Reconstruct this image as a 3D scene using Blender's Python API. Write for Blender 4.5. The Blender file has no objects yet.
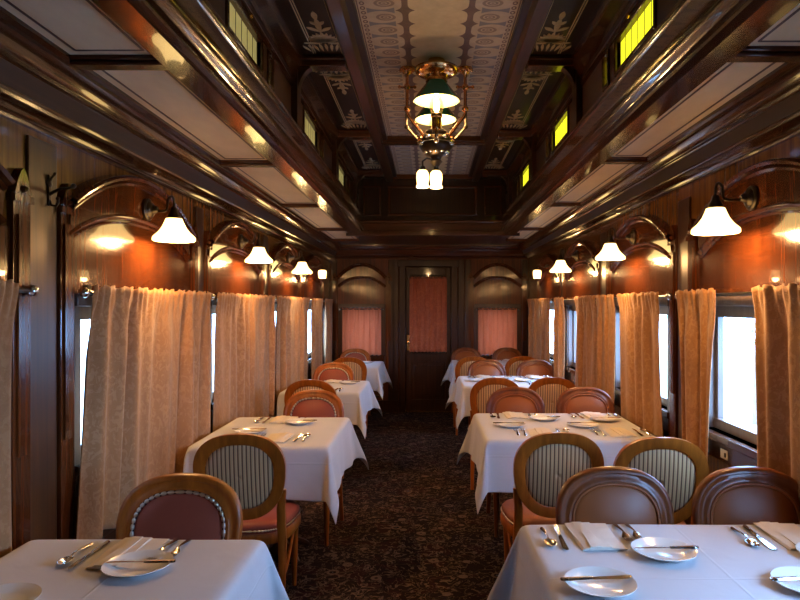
import bpy, math, random
from mathutils import Vector, Matrix
PI = math.pi
sin, cos = math.sin, math.cos
scene = bpy.context.scene
COL = scene.collection
random.seed(7)

# ------------------------------------------------------------------ dimensions
EYE = 1.50
XL, XR = -1.37, 1.41           # side wall faces
YE, YB = 9.0, -1.7             # end wall ahead, wall behind the viewer
ZLOW = 2.30                    # lower deck ceiling
CX = 0.05                      # clerestory centre line
YBULK = 7.2                    # end of the clerestory
LWIN = [1.47, 3.05, 4.58, 6.15, 7.60]
RWIN = [1.15, 2.72, 4.29, 5.90, 7.45]
WHW = 0.545                     # window half width
WZ0, WZ1 = 0.88, 1.50

# ------------------------------------------------------------------ node helpers
class NT:
    def __init__(self, name):
        self.m = bpy.data.materials.new(name); self.m.use_nodes = True
        self.t = self.m.node_tree; self.t.nodes.clear()
        self.out = self.n('ShaderNodeOutputMaterial')
    def n(self, typ, **kw):
        nd = self.t.nodes.new(typ)
        for k, v in kw.items(): setattr(nd, k, v)
        return nd
    def l(self, a, b): self.t.links.new(a, b)
    def put(self, sock, v):
        if hasattr(v, 'links') or hasattr(v, 'is_output'): self.l(v, sock)
        else:
            if isinstance(v, (tuple, list)) and len(v) == 3 and len(sock.default_value) == 4: v = (*v, 1)
            sock.default_value = v
    def math(self, op, a, b=None, c=None, clamp=False):
        nd = self.n('ShaderNodeMath', operation=op, use_clamp=clamp)
        self.put(nd.inputs[0], a)
        if b is not None: self.put(nd.inputs[1], b)
        if c is not None: self.put(nd.inputs[2], c)
        return nd.outputs[0]
    def mix(self, f, a, b):
        nd = self.n('ShaderNodeMix', data_type='RGBA')
        self.put(nd.inputs[0], f); self.put(nd.inputs[6], a); self.put(nd.inputs[7], b)
        return nd.outputs[2]
    def coords(self, scale=(1, 1, 1), loc=(0, 0, 0)):
        tc = self.n('ShaderNodeTexCoord'); mp = self.n('ShaderNodeMapping')
        mp.inputs['Scale'].default_value = scale; mp.inputs['Location'].default_value = loc
        self.l(tc.outputs['Object'], mp.inputs['Vector'])
        return mp.outputs[0]
    def xyz(self):
        tc = self.n('ShaderNodeTexCoord'); s = self.n('ShaderNodeSeparateXYZ')
        self.l(tc.outputs['Object'], s.inputs[0]); return s.outputs
    def noise(self, vec, scale, detail=4, rough=.55, dist=0):
        nd = self.n('ShaderNodeTexNoise')
        self.l(vec, nd.inputs['Vector'])
        nd.inputs['Scale'].default_value = scale; nd.inputs['Detail'].default_value = detail
        nd.inputs['Roughness'].default_value = rough; nd.inputs['Distortion'].default_value = dist
        return nd.outputs[0]
    def ramp(self, f, stops):
        nd = self.n('ShaderNodeValToRGB'); cr = nd.color_ramp
        while len(cr.elements) < len(stops): cr.elements.new(.5)
        for e, (p, c) in zip(cr.elements, stops):
            e.position = p; e.color = (*c, 1)
        self.l(f, nd.inputs[0]); return nd.outputs[0]
    def bump(self, h, strength, dist=.01):
        nd = self.n('ShaderNodeBump'); nd.inputs['Strength'].default_value = strength
        nd.inputs['Distance'].default_value = dist; self.l(h, nd.inputs['Height']); return nd.outputs[0]
    def bsdf(self, color=None, rough=.5, metal=0, coat=0, coatr=.05, spec=.5, normal=None, sheen=0, emit=None, estr=0):
        b = self.n('ShaderNodeBsdfPrincipled')
        if color is not None: self.put(b.inputs['Base Color'], color)
        self.put(b.inputs['Roughness'], rough); b.inputs['Metallic'].default_value = metal
        b.inputs['Coat Weight'].default_value = coat; b.inputs['Coat Roughness'].default_value = coatr
        b.inputs['Specular IOR Level'].default_value = spec; b.inputs['Sheen Weight'].default_value = sheen
        if normal is not None: self.l(normal, b.inputs['Normal'])
        if emit is not None:
            self.put(b.inputs['Emission Color'], emit); b.inputs['Emission Strength'].default_value = estr
        return b
    def done(self, sh):
        self.l(sh.outputs[0] if hasattr(sh, 'outputs') else sh, self.out.inputs[0]); return self.m

def plain(name, color, rough=.5, metal=0, coat=0, noise=0.0, nscale=40, emit=None, estr=0, spec=.5):
    t = NT(name)
    col = color
    if noise:
        f = t.noise(t.coords(), nscale, 3)
        col = t.mix(f, tuple(c * (1 - noise) for c in color), tuple(min(1, c * (1 + noise)) for c in color))
    return t.done(t.bsdf(col, rough, metal, coat, emit=emit, estr=estr, spec=spec))

def wood(name, c1, c2, axis='z', rough=.3, coat=.6, coatr=.06, fine=34, long=1.3, bump=.08):
    t = NT(name)
    sc = {'z': (fine, fine, long), 'y': (fine, long, fine), 'x': (long, fine, fine)}[axis]
    v = t.coords(sc)
    g = t.noise(v, 1.0, 7, .62, .6)
    big = t.noise(t.coords(tuple(s * .12 for s in sc)), 1.0, 2, .5, .3)
    f = t.math('ADD', t.math('MULTIPLY', g, .72), t.math('MULTIPLY', big, .34))
    mid = tuple((a + b) / 2 for a, b in zip(c1, c2))
    col = t.ramp(f, [(.33, c1), (.52, mid), (.70, c2)])
    wob = t.noise(t.coords(), 2.2, 2)
    h = t.math('ADD', t.math('MULTIPLY', g, .25), t.math('MULTIPLY', wob, 1.0))
    return t.done(t.bsdf(col, rough, 0, coat, coatr, spec=.3, normal=t.bump(h, bump, .01)))

M = {}
M['mahog'] = wood('mahogany_panelling', (.028, .008, .002), (.31, .120, .018), 'z', .26, .38)
M['mahog_red'] = wood('red_mahogany_panel', (.014, .003, .0014), (.145, .037, .008), 'z', .17, .5, .03, 46, 1.0, .035)
M['mahog_y'] = wood('mahogany_moulding', (.016, .005, .0025), (.078, .023, .007), 'y', .19, .6, .04)
M['band'] = wood('dull_mahogany_band', (.016, .006, .003), (.042, .015, .006), 'y', .6, 0, .2)
M['dull_red'] = wood('worn_mahogany_panel', (.022, .0045, .0015), (.155, .034, .006), 'z', .5, .2, .12)
M['pier'] = wood('satin_dark_mahogany', (.016, .005, .0022), (.085, .029, .006), 'z', .34, .35, .28)
M['deck'] = wood('blackened_deck_board', (.010, .004, .003), (.03, .011, .006), 'y', .45, .2, .15)
M['mahog_x'] = wood('mahogany_cross_rail', (.035, .010, .005), (.13, .04, .015), 'x', .26, .5)
M['dark_y'] = wood('dark_mahogany_board', (.022, .008, .004), (.08, .028, .011), 'y', .32, .4)
M['dark_z'] = wood('dark_mahogany_upright', (.014, .0045, .0025), (.052, .016, .006), 'z', .3, .42)
M['chair'] = wood('varnished_cherry', (.17, .038, .004), (.47, .122, .010), 'z', .38, .16, .08, 26, 3.0)
M['chair_shaded'] = wood('shaded_varnished_cherry', (.075, .017, .003), (.23, .054, .008), 'z', .36, .2, .08, 26, 3.0)  # same cherry, darkened in colour where no lamp lights the frames
M['bronze'] = plain('dark_bronze', (.06, .045, .035), .32, .9)
M['brass'] = plain('polished_brass', (.78, .46, .18), .2, 1, noise=.15)
M['copper'] = plain('copper_toned_brass', (.80, .40, .20), .22, 1, noise=.15)
M['steel'] = plain('silver_plate', (.72, .70, .67), .16, 1)
M['nail'] = plain('nailhead_metal', (.62, .52, .40), .32, 1)
M['gimp'] = plain('dark_braid', (.03, .012, .010), .7)
M['china'] = plain('white_china', (.82, .80, .74), .16, 0, .3)
M['white'] = plain('white_plastic', (.75, .75, .72), .4)
M['black'] = plain('black_iron', (.02, .02, .022), .35, .6)

def mk_cream():
    t = NT('cream_canvas'); v = t.coords((1, .35, 1))
    f = t.noise(v, 9, 6, .65)
    return t.done(t.bsdf(t.ramp(f, [(.3, (.72, .575, .385)), (.7, (.84, .70, .49))]), .6))
M['cream'] = mk_cream()
M['inlay'] = plain('dark_inlay', (.06, .022, .014), .4)
M['gilt'] = plain('dull_gilt_stencil', (.50, .37, .21), .5, .2, noise=.3, nscale=60)

def mk_center():
    t = NT('stencilled_ceiling_canvas')
    o = t.xyz(); u = t.math('ABSOLUTE', t.math('SUBTRACT', o[0], CX)); v = o[1]
    P = .15
    ph = t.math('FRACT', t.math('DIVIDE', v, P))
    tri = t.math('ABSOLUTE', t.math('SUBTRACT', ph, .5))           # .5 at period ends
    spike = t.math('POWER', t.math('MULTIPLY', tri, 2), 4.0)
    spike2 = t.math('POWER', t.math('SUBTRACT', 1, t.math('MULTIPLY', tri, 2)), 2.0)
    e1 = t.math('SUBTRACT', .148, t.math('MULTIPLY', spike, .034))
    e2 = t.math('ADD', .178, t.math('MULTIPLY', spike, .034))
    inband = t.math('MULTIPLY', t.math('GREATER_THAN', u, e1), t.math('LESS_THAN', u, e2))
    nz = t.noise(t.coords(), 14, 5, .6)
    cream = t.ramp(nz, [(.3, (.56, .43, .235)), (.7, (.68, .54, .31))])
    tan = t.ramp(nz, [(.3, (.45, .345, .235)), (.7, (.56, .44, .31))])
    isb = t.math('GREATER_THAN', u, .16)
    base = t.mix(isb, cream, tan)
    # ornament: rings and trumpet shapes
    du = t.math('DIVIDE', t.math('SUBTRACT', u, .262), .050)
    dv = t.math('MULTIPLY', tri, 4.0)
    r = t.math('SQRT', t.math('ADD', t.math('MULTIPLY', du, du), t.math('MULTIPLY', dv, dv)))
    ring = t.math('LESS_THAN', t.math('ABSOLUTE', t.math('SUBTRACT', r, .85)), .16)
    ring2 = t.math('LESS_THAN', t.math('ABSOLUTE', t.math('SUBTRACT', r, .42)), .12)
    core = t.math('LESS_THAN', r, .16)
    rings = t.math('MAXIMUM', t.math('MAXIMUM', ring, ring2), core)
    # trumpet between rings widening outwards
    hv = t.math('SUBTRACT', .5, tri)
    wid = t.math('ADD', .05, t.math('MULTIPLY', t.math('POWER', t.math('ABSOLUTE', t.math('DIVIDE', t.math('SUBTRACT', u, .285), .07)), 2), .16))
    ub = t.math('MULTIPLY', t.math('GREATER_THAN', u, .215), t.math('LESS_THAN', u, .352))
    trump = t.math('MULTIPLY', ub, t.math('LESS_THAN', hv, wid))
    ph3 = t.math('ABSOLUTE', t.math('SUBTRACT', t.math('FRACT', t.math('DIVIDE', v, P / 3)), .5))
    d3u = t.math('DIVIDE', t.math('SUBTRACT', u, .370), .013)
    d3 = t.math('SQRT', t.math('ADD', t.math('MULTIPLY', d3u, d3u), t.math('MULTIPLY', t.math('MULTIPLY', ph3, 2.6), t.math('MULTIPLY', ph3, 2.6))))
    frieze = t.math('MULTIPLY', t.math('LESS_THAN', d3, 1.0), t.math('GREATER_THAN', d3, .45))
    line = t.math('LESS_THAN', t.math('ABSOLUTE', t.math('SUBTRACT', u, .393)), .0035)
    purple = t.ramp(nz, [(.35, (.10, .050, .042)), (.65, (.16, .085, .065))])
    blue = (.155, .155, .18)
    c = t.mix(t.math('MULTIPLY', trump, .9), base, blue)
    c = t.mix(t.math('MULTIPLY', rings, .8), c, (.20, .125, .095))
    c = t.mix(inband, c, purple)
    c = t.mix(t.math('MAXIMUM', frieze, line), c, (.15, .085, .065))
    return t.done(t.bsdf(c, .5, 0, .25, .2))
M['center'] = mk_center()

def mk_carpet():
    t = NT('scroll_patterned_carpet')
    v = t.coords()
    warp = t.n('ShaderNodeVectorMath', operation='ADD')
    nw = t.n('ShaderNodeTexNoise'); t.l(v, nw.inputs['Vector']); nw.inputs['Scale'].default_value = 7
    sc = t.n('ShaderNodeVectorMath', operation='SCALE'); t.l(nw.outputs['Color'], sc.inputs[0]); sc.inputs['Scale'].default_value = .16
    t.l(v, warp.inputs[0]); t.l(sc.outputs[0], warp.inputs[1])
    n1 = t.noise(warp.outputs[0], 13, 2, .5, 1.2)
    a = t.math('LESS_THAN', t.math('ABSOLUTE', t.math('SUBTRACT', n1, .5)), .016)
    n2 = t.noise(warp.outputs[0], 22, 2, .5, .8)
    b = t.math('MULTIPLY', t.math('GREATER_THAN', n2, .60), t.math('LESS_THAN', n2, .66))
    vo = t.n('ShaderNodeTexVoronoi'); t.l(v, vo.inputs['Vector']); vo.inputs['Scale'].default_value = 5.5
    d = vo.outputs['Distance']
    fl = t.math('MULTIPLY', t.math('LESS_THAN', d, .20), t.math('GREATER_THAN', d, .12))
    fl2 = t.math('LESS_THAN', d, .055)
    fine = t.noise(v, 160, 2)
    base = t.mix(fine, (.006, .003, .0035), (.015, .006, .006))
    red = t.math('GREATER_THAN', t.noise(warp.outputs[0], 6, 1), .56)
    base = t.mix(t.math('MULTIPLY', red, .6), base, (.030, .006, .007))
    c = t.mix(t.math('MULTIPLY', a, .7), base, (.17, .11, .072))
    c = t.mix(t.math('MULTIPLY', b, .7), c, (.15, .10, .07))
    c = t.mix(t.math('MULTIPLY', fl, .7), c, (.17, .11, .075))
    c = t.mix(fl2, c, (.085, .095, .12))
    c = t.mix(t.math('MULTIPLY', fine, .35), c, (.012, .006, .006))
    return t.done(t.bsdf(c, .95, spec=.1, normal=t.bump(fine, .4, .004)))
M['carpet'] = mk_carpet()

def mk_curtain(name, c1, c2, c3, trans):
    t = NT(name)
    v = t.coords((1, 1, .8))
    n1 = t.noise(v, 26, 3, .6, 1.6)
    dam = t.math('GREATER_THAN', n1, .53)
    n2 = t.noise(t.coords((60, 60, 420)), 1, 2)
    st = t.noise(t.coords((1, 1, .5)), 5, 3)
    c = t.mix(t.math('MULTIPLY', dam, t.math('MULTIPLY', t.noise(v, 3.0, 2), 1.6, clamp=True)), c1, c2)
    c = t.mix(t.math('MULTIPLY', n2, .40), c, c3)
    n4 = t.noise(t.coords((14, 14, 5)), 1, 5, .7, 1.5)
    c = t.mix(t.math('MULTIPLY', t.math('GREATER_THAN', n4, .57), .35), c, c3)
    c = t.mix(t.math('MULTIPLY', t.math('SUBTRACT', st, .4, clamp=True), 1.2, clamp=True), c, c3)
    b = t.bsdf(c, .62, sheen=.25, spec=.25, normal=t.bump(t.math('ADD', t.math('MULTIPLY', dam, .5), n2), .35, .003))
    tr = t.n('ShaderNodeBsdfTranslucent'); t.l(c, tr.inputs[0])
    mx = t.n('ShaderNodeMixShader'); mx.inputs[0].default_value = trans
    t.l(b.outputs[0], mx.inputs[1]); t.l(tr.outputs[0], mx.inputs[2])
    return t.done(mx)
M['curtain'] = mk_curtain('gold_damask', (.42, .20, .072), (.54, .285, .12), (.29, .12, .04), .10)
M['pink'] = mk_curtain('rose_cotton', (.62, .265, .155), (.65, .29, .175), (.56, .21, .12), .36)
M['rust'] = mk_curtain('rust_damask', (.46, .12, .045), (.58, .18, .07), (.26, .05, .018), .12)

def mk_cloth():
    t = NT('white_table_linen')
    o = t.xyz()
    n = t.noise(t.coords((420, 420, 420)), 1, 2)
    wr = t.noise(t.coords((1, 1, 1)), 6, 3, .5, .5)
    def crease(s, at):
        d = t.math('ABSOLUTE', t.math('SUBTRACT', s, at))
        return t.math('MULTIPLY', t.math('SUBTRACT', 1, t.math('DIVIDE', d, .006), clamp=True), 1)
    cr = t.math('MAXIMUM', t.math('MAXIMUM', crease(o[0], .02), crease(o[1], .0)), crease(o[2], .665))
    h = t.math('ADD', t.math('ADD', t.math('MULTIPLY', n, .03), t.math('MULTIPLY', wr, .9)), t.math('MULTIPLY', cr, .22))
    return t.done(t.bsdf((.51, .505, .52), .75, spec=.25, sheen=.15, normal=t.bump(h, .5, .008)))
M['cloth'] = mk_cloth()
def mk_napkin():
    t = NT('napkin_linen'); n = t.noise(t.coords((500, 500, 500)), 1, 2)
    return t.done(t.bsdf((.66, .58, .48), .8, spec=.2, normal=t.bump(n, .2, .002)))
M['napkin'] = mk_napkin()

def mk_leather(name, c):
    t = NT(name); n = t.noise(t.coords(), 220, 3); w = t.noise(t.coords(), 7, 3)
    col = t.mix(w, tuple(x * .8 for x in c), tuple(x * 1.15 for x in c))
    return t.done(t.bsdf(col, .40, spec=.32, normal=t.bump(n, .12, .002)))
M['leather'] = mk_leather('oxblood_leather', (.28, .062, .034))
M['leather_tan'] = mk_leather('chestnut_leather', (.25, .068, .017))
def mk_stripe():
    t = NT('striped_ticking'); o = t.xyz()
    s = t.math('FRACT', t.math('MULTIPLY', o[0], 52))
    k = t.math('GREATER_THAN', s, .62)
    k2 = t.math('LESS_THAN', t.math('ABSOLUTE', t.math('SUBTRACT', s, .25)), .06)
    n = t.noise(t.coords((300, 300, 300)), 1, 2)
    c = t.mix(k, (.64, .375, .175), (.15, .070, .034))
    c = t.mix(k2, c, (.42, .235, .115))
    return t.done(t.bsdf(c, .7, spec=.2, normal=t.bump(n, .2, .002)))
M['stripe'] = mk_stripe()

def mk_glass():
    t = NT('window_glass')
    tr = t.n('ShaderNodeBsdfTransparent'); tr.inputs[0].default_value = (.97, .985, .98, 1)
    gl = t.n('ShaderNodeBsdfGlossy'); gl.inputs['Roughness'].default_value = .02
    lw = t.n('ShaderNodeLayerWeight'); lw.inputs[0].default_value = .5
    mx = t.n('ShaderNodeMixShader')
    t.l(t.math('ADD', .03, t.math('MULTIPLY', t.math('POWER', lw.outputs['Facing'], 5), .5)), mx.inputs[0]); t.l(tr.outputs[0], mx.inputs[1]); t.l(gl.outputs[0], mx.inputs[2])
    return t.done(mx)
M['glass'] = mk_glass()
def mk_stained(name, c, s):
    t = NT(name); o = t.xyz()
    n = t.noise(t.coords(), 26, 3)
    col = t.mix(n, tuple(x * .72 for x in c), c)
    bar = t.math('LESS_THAN', t.math('FRACT', t.math('DIVIDE', o[1], .085)), .11)
    col = t.mix(bar, col, (.01, .01, .005))
    return t.done(t.bsdf(col, .2, emit=col, estr=s))  # emission put into the pane in place of daylight shining through
M['stain_r'] = mk_stained('glowing_yellow_green_stained_glass', (.72, .70, .018), 1.25)
M['stain_l'] = mk_stained('glowing_olive_stained_glass', (.40, .33, .11), .42)
M['shade'] = plain('lit_opal_glass', (.9, .85, .7), .25, emit=(1, .64, .22), estr=3.0)
M['shade_in'] = plain('lit_white_glass_inside', (.85, .76, .48), .4, emit=(1, .75, .30), estr=.25)
M['green'] = plain('green_cased_glass', (.012, .16, .075), .15, coat=.5)
M['flame'] = plain('lit_bulb', (1, .9, .7), .3, emit=(1, .72, .34), estr=22)
def mk_chim():
    t = NT('lamp_chimney_glass')
    tr = t.n('ShaderNodeBsdfTransparent'); tr.inputs[0].default_value = (.96, .93, .86, 1)
    gl = t.n('ShaderNodeBsdfGlossy'); gl.inputs['Roughness'].default_value = .04
    mx = t.n('ShaderNodeMixShader'); mx.inputs[0].default_value = .12
    t.l(tr.outputs[0], mx.inputs[1]); t.l(gl.outputs[0], mx.inputs[2]); return t.done(mx)
M['chim'] = mk_chim()
M['ground'] = plain('pale_gravel', (.42, .41, .38), .9, noise=.2, nscale=12)
M['leaf'] = plain('pale_leaves', (.22, .36, .22), .6, noise=.4, nscale=6)
M['bark'] = plain('bark', (.14, .10, .07), .9, noise=.3, nscale=10)
M['jamb'] = wood('daylight_toned_jamb', (.10, .065, .055), (.17, .12, .10), 'z', .35, .5)  # jamb wood paled in its colour to stand in for reflected daylight

# ------------------------------------------------------------------ mesh builder
class MB:
    def __init__(self): self.v = []; self.f = []
    def add(self, vs, fs):
        o = len(self.v); self.v += [tuple(p) for p in vs]; self.f += [tuple(i + o for i in f) for f in fs]; return self
    def box(self, x0, x1, y0, y1, z0, z1):
        x0, x1 = min(x0, x1), max(x0, x1); y0, y1 = min(y0, y1), max(y0, y1); z0, z1 = min(z0, z1), max(z0, z1)
        return self.add([(x0,y0,z0),(x1,y0,z0),(x1,y1,z0),(x0,y1,z0),(x0,y0,z1),(x1,y0,z1),(x1,y1,z1),(x0,y1,z1)],
                        [(0,3,2,1),(4,5,6,7),(0,1,5,4),(1,2,6,5),(2,3,7,6),(3,0,4,7)])
    def grid(self, fn, nu, nv, cu=False, flip=False):
        vs = [fn(i / (nu if cu else nu - 1), j / (nv - 1)) for j in range(nv) for i in range(nu)]
        fs = []
        for j in range(nv - 1):
            for i in range(nu if cu else nu - 1):
                a, b = j * nu + i, j * nu + (i + 1) % nu
                q = (a, b, b + nu, a + nu)
                fs.append(q[::-1] if flip else q)
        return self.add(vs, fs)
    def lathe(self, prof, n=20, c=(0, 0, 0), mat=None):
        m = mat or Matrix.Identity(3); c = Vector(c)
        vs, fs = [], []
        for r, z in prof:
            for k in range(n):
                a = 2 * PI * k / n
                vs.append(m @ Vector((r * cos(a), r * sin(a), z)) + c)
        for j in range(len(prof) - 1):
            for k in range(n):
                fs.append((j*n+k, j*n+(k+1)%n, (j+1)*n+(k+1)%n, (j+1)*n+k))
        if prof[0][0] > 1e-6: fs.append(tuple(range(n))[::-1])
        if prof[-1][0] > 1e-6: fs.append(tuple(range((len(prof)-1)*n, len(prof)*n)))
        return self.add(vs, fs)
    def tube(self, pts, r, n=10, closed=False, flat=1.0):
        pts = [Vector(p) for p in pts]; k = len(pts)
        rs = r if isinstance(r, (list, tuple)) else [r] * k
        up = Vector((0, 0, 1)); vs, fs = [], []; prev = None
        for i, p in enumerate(pts):
            a = pts[(i - 1) % k] if (closed or i > 0) else p
            b = pts[(i + 1) % k] if (closed or i < k - 1) else p
            t = (b - a).normalized()
            if prev is None:
                ref = up if abs(t.z) < .95 else Vector((1, 0, 0))
                nrm = (ref - t * ref.dot(t)).normalized()
            else:
                nrm = prev - t * prev.dot(t)
                nrm = nrm.normalized() if nrm.length > 1e-6 else prev
            prev = nrm; bi = t.cross(nrm)
            for q in range(n):
                ang = 2 * PI * q / n
                vs.append(p + (nrm * cos(ang) + bi * sin(ang) * flat) * rs[i])
        for i in range(k if closed else k - 1):
            j = (i + 1) % k
            for q in range(n):
                fs.append((i*n+q, i*n+(q+1)%n, j*n+(q+1)%n, j*n+q))
        if not closed:
            fs.append(tuple(range(n))[::-1]); fs.append(tuple(range((k-1)*n, k*n)))
        return self.add(vs, fs)
    def sphere(self, c, r, n=12, m=8, sq=(1, 1, 1)):
        vs, fs = [], []
        for j in range(1, m):
            th = PI * j / m
            for k in range(n):
                a = 2 * PI * k / n
                vs.append((c[0]+r*sq[0]*sin(th)*cos(a), c[1]+r*sq[1]*sin(th)*sin(a), c[2]+r*sq[2]*cos(th)))
        top = len(vs); vs.append((c[0], c[1], c[2]+r*sq[2])); vs.append((c[0], c[1], c[2]-r*sq[2]))
        for j in range(m - 2):
            for k in range(n):
                fs.append((j*n+k, (j+1)*n+k, (j+1)*n+(k+1)%n, j*n+(k+1)%n))
        for k in range(n):
            fs.append((top, k, (k+1)%n)); fs.append((top+1, (m-2)*n+(k+1)%n, (m-2)*n+k))
        return self.add(vs, fs)
    def sweep(self, path, frames, prof, closed=False, cap=True, loop=True):
        """path: points, frames: (a, b) axis pair per point, prof: (s,t) offsets"""
        n = len(prof); k = len(path); vs, fs = [], []
        for p, (a, b) in zip(path, frames):
            for s, t in prof: vs.append(Vector(p) + Vector(a) * s + Vector(b) * t)
        for i in range(k if closed else k - 1):
            j = (i + 1) % k
            for q in range(n if loop else n - 1):
                fs.append((i*n+q, i*n+(q+1)%n, j*n+(q+1)%n, j*n+q))
        if cap and loop and not closed:
            fs.append(tuple(range(n))[::-1]); fs.append(tuple(range((k-1)*n, k*n)))
        return self.add(vs, fs)
    def prism_y(self, prof, y0, y1):
        """closed polygon profile (x,z) run along y"""
        n = len(prof)
        vs = [(x, y0, z) for x, z in prof] + [(x, y1, z) for x, z in prof]
        fs = [(i, (i+1)%n, n+(i+1)%n, n+i) for i in range(n)] + [tuple(range(n))[::-1], tuple(range(n, 2*n))]
        return self.add(vs, fs)
    def prism_x(self, prof, x0, x1):
        n = len(prof)
        vs = [(x0, y, z) for y, z in prof] + [(x1, y, z) for y, z in prof]
        fs = [(i, (i+1)%n, n+(i+1)%n, n+i) for i in range(n)] + [tuple(range(n))[::-1], tuple(range(n, 2*n))]
        return self.add(vs, fs)
    def build(self, name, mat, parent=None, smooth=35, bevel=0, solid=0, subsurf=0, loc=None, rot=None):
        me = bpy.data.meshes.new(name); me.from_pydata(self.v, [], self.f)
        import bmesh
        bm = bmesh.new(); bm.from_mesh(me); bmesh.ops.recalc_face_normals(bm, faces=bm.faces); bm.to_mesh(me); bm.free()
        if smooth:
            for p in me.polygons: p.use_smooth = True
            me.set_sharp_from_angle(angle=math.radians(smooth))
        me.materials.append(M[mat] if isinstance(mat, str) else mat)
        o = bpy.data.objects.new(name, me); COL.objects.link(o)
        if parent: o.parent = parent
        if loc: o.location = loc
        if rot: o.rotation_euler = rot
        if solid:
            m = o.modifiers.new('thickness', 'SOLIDIFY'); m.thickness = solid; m.offset = 0
        if subsurf:
            m = o.modifiers.new('smooth', 'SUBSURF'); m.levels = subsurf; m.render_levels = subsurf
        if bevel:
            m = o.modifiers.new('bevel', 'BEVEL'); m.width = bevel; m.segments = 2; m.limit_method = 'ANGLE'; m.angle_limit = math.radians(40)
        return o

def empty(name, loc=(0, 0, 0), rz=0):
    o = bpy.data.objects.new(name, None); COL.objects.link(o); o.empty_display_size = .1
    o.location = loc; o.rotation_euler = (0, 0, rz); return o
def tag(o, label, cat, group=None):
    o['label'] = label; o['category'] = cat
    if group: o['group'] = group
    return o
def struct(o): o['kind'] = 'structure'; return o
def kids(o): return KIDS.get(o.name, [])
KIDS = {}
def index_kids():
    KIDS.clear()
    for o in bpy.data.objects:
        if o.parent: KIDS.setdefault(o.parent.name, []).append(o)
def dup(src, loc, rz=0, label=None, group=None):
    r = src.copy(); COL.objects.link(r); r.location = loc; r.rotation_euler = (0, 0, rz)
    if label: r['label'] = label
    if group: r['group'] = group
    for ch in kids(src):
        c = ch.copy(); COL.objects.link(c); c.parent = r
        for g in kids(ch):
            d = g.copy(); COL.objects.link(d); d.parent = c
    return r

# ------------------------------------------------------------------ floor, walls
struct(MB().box(XL - .12, XR + .12, YB - .1, YE + .1, -.06, 0).build('floor', 'carpet', smooth=0))

def side_wall(s, X, wins, name):
    b = MB(); xo = X + s * .10
    def bx(y0, y1, z0, z1): b.box(X, xo, y0, y1, z0, z1)
    bx(YB, YE, 0, WZ0); bx(YB, YE, WZ1, 2.36)
    edges = [YB]
    for w in wins: edges += [w - WHW, w + WHW]
    edges.append(YE)
    for i in range(0, len(edges), 2): bx(edges[i], edges[i+1], WZ0, WZ1)
    return struct(b.build(name, 'mahog', smooth=0))
side_wall(-1, XL, LWIN, 'wall_left'); side_wall(1, XR, RWIN, 'wall_right')

# end wall with two windows and a door opening
EW = [(-1.20, -.66), (.705, 1.245)]; EZ = (.80, 1.47)
DX0, DX1 = -.315, .325
b = MB()
b.box(XL, XR, YE, YE + .1, 2.04, 2.36)
cuts = [XL, EW[0][0], EW[0][1], DX0 - .06, DX1 + .06, EW[1][0], EW[1][1], XR]
for i in (0, 2, 4, 6): b.box(cuts[i], cuts[i+1], YE, YE + .1, 0, 2.04)
for x0, x1 in EW:
    b.box(x0, x1, YE, YE + .1, 0, EZ[0]); b.box(x0, x1, YE, YE + .1, EZ[1], 2.04)
struct(b.build('wall_end', 'dull_red', smooth=0))
# wall behind the viewer, with an open doorway-sized window either side
b = MB(); b.box(XL, XR, YB - .1, YB, 0, 2.95)
struct(b.build('wall_back', 'mahog', smooth=0))

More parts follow.
